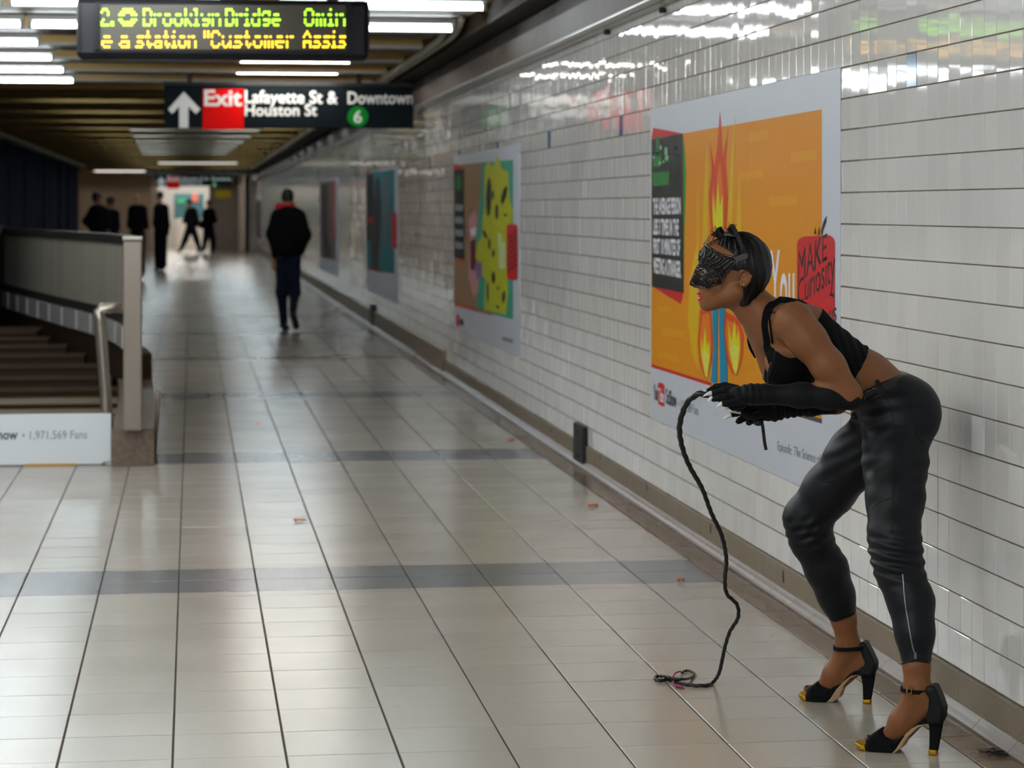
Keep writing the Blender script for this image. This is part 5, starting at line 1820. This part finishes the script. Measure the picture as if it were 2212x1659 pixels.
# ---- braided whip (held, so a thing of its own)
WP = [(1642, 908, 6.97), (1620, 898, 6.95), (1590, 880, 6.91), (1566, 866, 6.885), (1540, 857, 6.87), (1522, 852, 6.87), (1507, 852, 6.88), (1486, 868, 6.90), (1472, 900, 6.92), (1468, 932, 6.94), (1475, 970, 6.97),
      (1490, 1008, 7.0), (1517, 1056, 7.05), (1536, 1107, 7.10), (1559, 1157, 7.16), (1569, 1208, 7.22), (1566, 1250, 7.27), (1570, 1282, 7.31), (1592, 1306, 7.34), (1594, 1335, 7.37), (1577, 1364, 7.41),
      (1566, 1398, 7.45), (1554, 1452, 7.52)]
pts3 = [PC(*p) for p in WP]
flr = [(1540, 1474), (1528, 1480), (1505, 1481), (1481, 1478), (1460, 1473), (1443, 1468), (1424, 1470), (1415, 1466), (1420, 1460), (1436, 1461), (1455, 1466), (1478, 1467), (1494, 1463), (1500, 1456), (1492, 1450), (1480, 1449), (1473, 1453)]
for i, (x, y) in enumerate(flr):
    zz = 0.006 + (0.010 if i in (9, 10, 11) else 0)
    pts3.append(PC(x, y, F * (H - zz) / (y - CY)))
wr_ = empty('whip', tuple(FL(1528, 1480)), 'black braided whip hanging from her clawed hands and looped on the floor', 'whip')
crv3 = spl(pts3, 14)
rw = np.interp(np.arange(len(crv3)), [0, 60, 98, 180, 300, 420, len(crv3)], [0.0088, 0.0088, 0.0082, 0.0064, 0.0055, 0.0049, 0.0038])
MB().tube([c2w(p) for p in crv3], list(rw), 12, twist=210, lob=0.16, nl=3).build('braid', mat('whip_leather', L(20, 21, 22), 0.42, bump=(150, 0.3, 0.001)), wr_)
cr = [PC(x, y, F * (H - z) / (y - CY)) for x, y, z in ((1470, 1450, 0.006), (1459, 1454, 0.02), (1454, 1463, 0.016), (1455, 1474, 0.006), (1460, 1482, 0.004), (1470, 1484, 0.004), (1474, 1481, 0.004))]
MB().tube([c2w(p) for p in spl(cr, 5)], 0.0026, 6).build('pink_cracker', mat('cord_pink', L(176, 16, 92), 0.6), wr_)
q = MB()
for k in range(12):
    p0_ = FL(1464 + rng.uniform(-3, 6), 1484 + rng.uniform(-2, 3), 0.004)
    q.tube([p0_, (p0_[0] + rng.normal(0, 0.008), p0_[1] + rng.normal(0, 0.008), 0.004 + abs(rng.normal(0, 0.004)))], 0.0014, 4)
q.build('pink_tuft', mat('cord_pink', (0, 0, 0)), wr_, kind='stuff')
q = MB()
p = c2w(PC(1638, 911, 6.96))
q.lathe([(0.004, -0.012), (0.012, -0.009), (0.014, 0.0), (0.011, 0.009), (0.004, 0.012)], p, 12)
q.build('handle_knot', M_leather, wr_)
lpn = [PC(x, y, 6.955) for x, y in ((1634, 908), (1626, 914), (1619, 915), (1615, 909), (1620, 904), (1630, 905))]
MB().tube([c2w(p) for p in spl(lpn, 5)], 0.0028, 6).build('wrist_loop', M_leather, wr_)
lpn = [PC(x, y, 6.955) for x, y in ((1645, 908), (1648, 925), (1650, 942), (1652, 958), (1655, 972))]
MB().ribbon([c2w(p) for p in spl(lpn, 4)], tuple(c2w(np.array((0.2, -1, 0.1)))), 0.009, 0.003).build('wrist_strap', M_leather, wr_)


# ================================================================ people in the distance
def figure(name, label, d, res, skin, parts, body, grp=None):
    """body: list of (x1,y1,x2,y2,r1,r2[,dd1,dd2]) in picture pixels; parts: (name, material, list, grow) worn over it"""
    k = F / d

    def fill(fd, lst, grow=0.0):
        for q in lst:
            dd1, dd2 = (q[6], q[7]) if len(q) > 6 else (0, 0)
            fd.cone(PC(q[0], q[1], d) + np.array((0, dd1, 0)), PC(q[2], q[3], d) + np.array((0, dd2, 0)), q[4] / k + grow, q[5] / k + grow, 0.05 if res > 0.012 else 0.03)

    allp = list(body)
    for p in parts: allp += p[2]
    pts = np.array([PC(q[0], q[1], d) for q in allp] + [PC(q[2], q[3], d) for q in allp])
    lo, hi = pts.min(0) - 0.25, pts.max(0) + 0.25
    lo[1], hi[1] = d - 0.55, d + 0.55
    lo[2] = max(lo[2], 0.0)
    lo[2] = 0.0
    g = c2w(np.array(((lo[0] + hi[0]) / 2, d, 0)))
    r = empty(name, (float(g[0]), float(g[1]), 0), label, 'person', grp)
    fb = Field(lo, hi, res)
    fill(fb, body)
    for p in parts: fill(fb, p[2], -0.012)
    link('body', field_mesh('body', [fb.surface()]), skin, r)
    for nm, m, lst, gw in parts:
        fp = Field(lo, hi, res)
        fill(fp, lst, gw)
        link(nm, field_mesh(nm, [fp.surface()]), m, r)
    return r


S1, S2 = mat('skin_far', L(150, 96, 66), 0.5), mat('skin_far_pale', L(206, 142, 116), 0.5)
C_blk, C_jean, C_shoe = mat('cloth_black', L(7, 7, 10), 0.9, spec=0.15, noise=(8, 0.3)), mat('cloth_jeans', L(14, 22, 40), 0.85, spec=0.2, noise=(6, 0.25)), mat('shoe_dark', L(24, 22, 22), 0.6)
C_navy, C_red, C_grey, C_hair = mat('cloth_navy', L(7, 8, 16), 0.9, spec=0.15), mat('cloth_red', L(176, 8, 36), 0.8), mat('cloth_grey', L(34, 32, 36), 0.9, spec=0.2), mat('hair_far', L(12, 11, 12), 0.6)
figure('person', 'man in black jacket with red hood and jeans walking away', 29.4, 0.014, S1, [
    ('jacket', C_blk, [(622, 470, 622, 535, 25, 25), (608, 466, 636, 466, 15, 15), (598, 468, 588, 505, 11.5, 10.5), (588, 505, 597, 552, 10, 7.5), (648, 468, 659, 508, 11.5, 10.5), (659, 508, 648, 542, 10, 8),
                       (606, 485, 606, 540, 14, 13), (638, 485, 638, 540, 14, 13)], 0.012),
    ('hood', C_red, [(603, 448, 627, 445, 8, 9), (608, 452, 624, 452, 7, 7)], 0.01),
    ('cap', C_hair, [(621, 421, 621, 428, 12.5, 12)], 0.008),
    ('jeans', C_jean, [(612, 552, 632, 552, 15, 15), (610, 562, 608, 632, 14.5, 10.5), (608, 632, 613, 694, 10.5, 8), (635, 562, 637, 632, 14.5, 10.5), (637, 632, 636, 668, 10, 7.5, 0, -0.20)], 0.004),
    ('shoe', C_shoe, [(612, 703, 615, 709, 7.5, 7, 0, 0.1)], 0.004), ('shoe', C_shoe, [(636, 676, 643, 703, 7, 6.5, -0.22, -0.20)], 0.004)],
    [(621, 424, 621, 432, 12, 9), (621, 432, 621, 460, 7, 9), (594, 560, 595, 578, 5, 4), (593, 572, 592, 584, 4, 2.5), (646, 542, 642, 550, 5, 4)])
figure('person', 'person in dark uniform with hand on hip behind the balustrade', 44, 0.02, S1, [
    ('jacket', C_navy, [(212, 458, 212, 510, 16, 17), (203, 455, 224, 455, 8, 8), (200, 457, 186, 478, 7, 6), (186, 478, 198, 492, 6, 5), (226, 458, 232, 490, 7, 6)], 0.015),
    ('hair', C_hair, [(209, 424, 209, 428, 9.5, 9)], 0.01), ('trousers', C_navy, [(205, 520, 204, 612, 13, 9), (220, 520, 222, 612, 13, 9)], 0.01), ('shoe', C_shoe, [(203, 622, 205, 624, 6, 6, 0, -0.12)], 0), ('shoe', C_shoe, [(222, 622, 224, 624, 6, 6, 0, -0.12)], 0)],
    [(211, 428, 211, 436, 8.5, 7), (211, 436, 212, 450, 5, 6), (198, 492, 201, 497, 4.5, 4), (232, 490, 233, 500, 4, 4)])
figure('person', 'person in dark uniform standing just right of the one with hand on hip', 46, 0.02, S1, [
    ('jacket', C_navy, [(240, 466, 240, 510, 13, 14), (232, 462, 248, 462, 8, 8), (250, 465, 254, 492, 6, 5), (230, 465, 228, 492, 6, 5)], 0.015),
    ('hair', C_hair, [(239, 433, 239, 436, 8, 8)], 0.01), ('trousers', C_navy, [(234, 516, 233, 606, 12, 8), (247, 516, 248, 606, 12, 8)], 0.01), ('shoe', C_shoe, [(233, 612, 234, 614, 5, 5, 0, -0.1)], 0), ('shoe', C_shoe, [(248, 612, 250, 614, 5, 5, 0, -0.1)], 0)],
    [(240, 436, 240, 442, 7.5, 6), (240, 442, 240, 456, 5, 6), (254, 492, 252, 498, 4, 3), (228, 492, 230, 498, 4, 3)])
figure('person', 'bald person in dark top in the middle distance between the uniforms', 50, 0.022, S2, [
    ('jacket', C_blk, [(297, 456, 297, 500, 13, 13), (287, 452, 308, 452, 8, 8), (310, 455, 316, 490, 6, 5), (284, 455, 280, 488, 6, 5)], 0.015),
    ('trousers', C_grey, [(292, 506, 290, 588, 11, 7), (303, 506, 305, 588, 11, 7)], 0.01), ('shoe', C_shoe, [(290, 594, 291, 597, 5, 5, 0, -0.1)], 0), ('shoe', C_shoe, [(305, 594, 306, 597, 5, 5, 0, -0.1)], 0)],
    [(297, 428, 297, 435, 7, 6), (297, 435, 297, 448, 4, 5), (316, 490, 315, 497, 4, 3), (280, 488, 281, 495, 4, 3)])
figure('person', 'tall person in full dark uniform standing on the floor facing the opening', 57.6, 0.022, S2, [
    ('jacket', C_navy, [(347, 452, 346, 495, 11, 12), (341, 448, 355, 448, 7, 7), (338, 452, 336, 482, 5.5, 5), (336, 482, 342, 500, 5, 4), (358, 452, 361, 486, 5.5, 5), (361, 486, 360, 505, 5, 4)], 0.015),
    ('hair', C_hair, [(346, 420, 346, 423, 6.5, 6.5)], 0.01), ('trousers', C_navy, [(343, 505, 342, 572, 9.5, 7), (351, 505, 352, 572, 9.5, 7)], 0.015), ('shoe', C_shoe, [(342, 580, 334, 583, 4.5, 4)], 0), ('shoe', C_shoe, [(352, 580, 348, 583, 4.5, 4)], 0)],
    [(344, 424, 344, 430, 6, 5), (345, 430, 346, 444, 4, 5), (342, 500, 343, 505, 3.5, 3), (360, 505, 360, 510, 3.5, 3)])
figure('person', 'person in dark jacket and jeans striding left across the bright opening', 80, 0.028, S2, [
    ('jacket', C_grey, [(414, 458, 412, 486, 8, 9), (408, 455, 420, 455, 5, 5), (406, 458, 398, 478, 4.5, 3.5), (421, 458, 428, 478, 4.5, 3.5)], 0.02),
    ('hair', C_hair, [(409, 434, 409, 437, 4.5, 4.5)], 0.01), ('jeans', C_jean, [(409, 492, 400, 518, 7, 5.5), (400, 518, 392, 536, 5, 4), (416, 492, 424, 516, 7, 5.5), (424, 516, 430, 536, 5, 4)], 0.015),
    ('shoe', C_shoe, [(390, 541, 384, 543, 3.2, 3)], 0), ('shoe', C_shoe, [(431, 541, 426, 543, 3.2, 3)], 0)],
    [(408, 438, 408, 442, 4.5, 4), (409, 442, 412, 452, 3, 4), (398, 478, 394, 481, 3, 2.5), (428, 478, 430, 482, 3, 2.5)])
figure('person', 'person with a dark bag walking beside the far grey partition', 81, 0.028, S2, [
    ('jacket', C_blk, [(452, 460, 450, 486, 9, 10), (446, 456, 458, 456, 5, 5), (443, 460, 440, 480, 4.5, 3.5), (460, 460, 465, 478, 4.5, 3.5)], 0.02),
    ('hair', C_hair, [(451, 436, 451, 439, 4.5, 4.5)], 0.01), ('jeans', C_jean, [(447, 492, 444, 518, 7, 5), (444, 518, 440, 537, 5, 4), (455, 492, 460, 516, 7, 5), (460, 516, 462, 536, 5, 4)], 0.015),
    ('shoe', C_shoe, [(439, 541, 434, 543, 3.2, 3)], 0), ('shoe', C_shoe, [(462, 541, 457, 543, 3.2, 3)], 0), ('bag', C_blk, [(428, 482, 440, 486, 7, 8, -0.2, -0.2)], 0.01)],
    [(451, 439, 451, 443, 4.5, 4), (451, 443, 451, 453, 3, 4), (440, 480, 439, 485, 3, 2.5), (465, 478, 466, 484, 3, 2.5)])
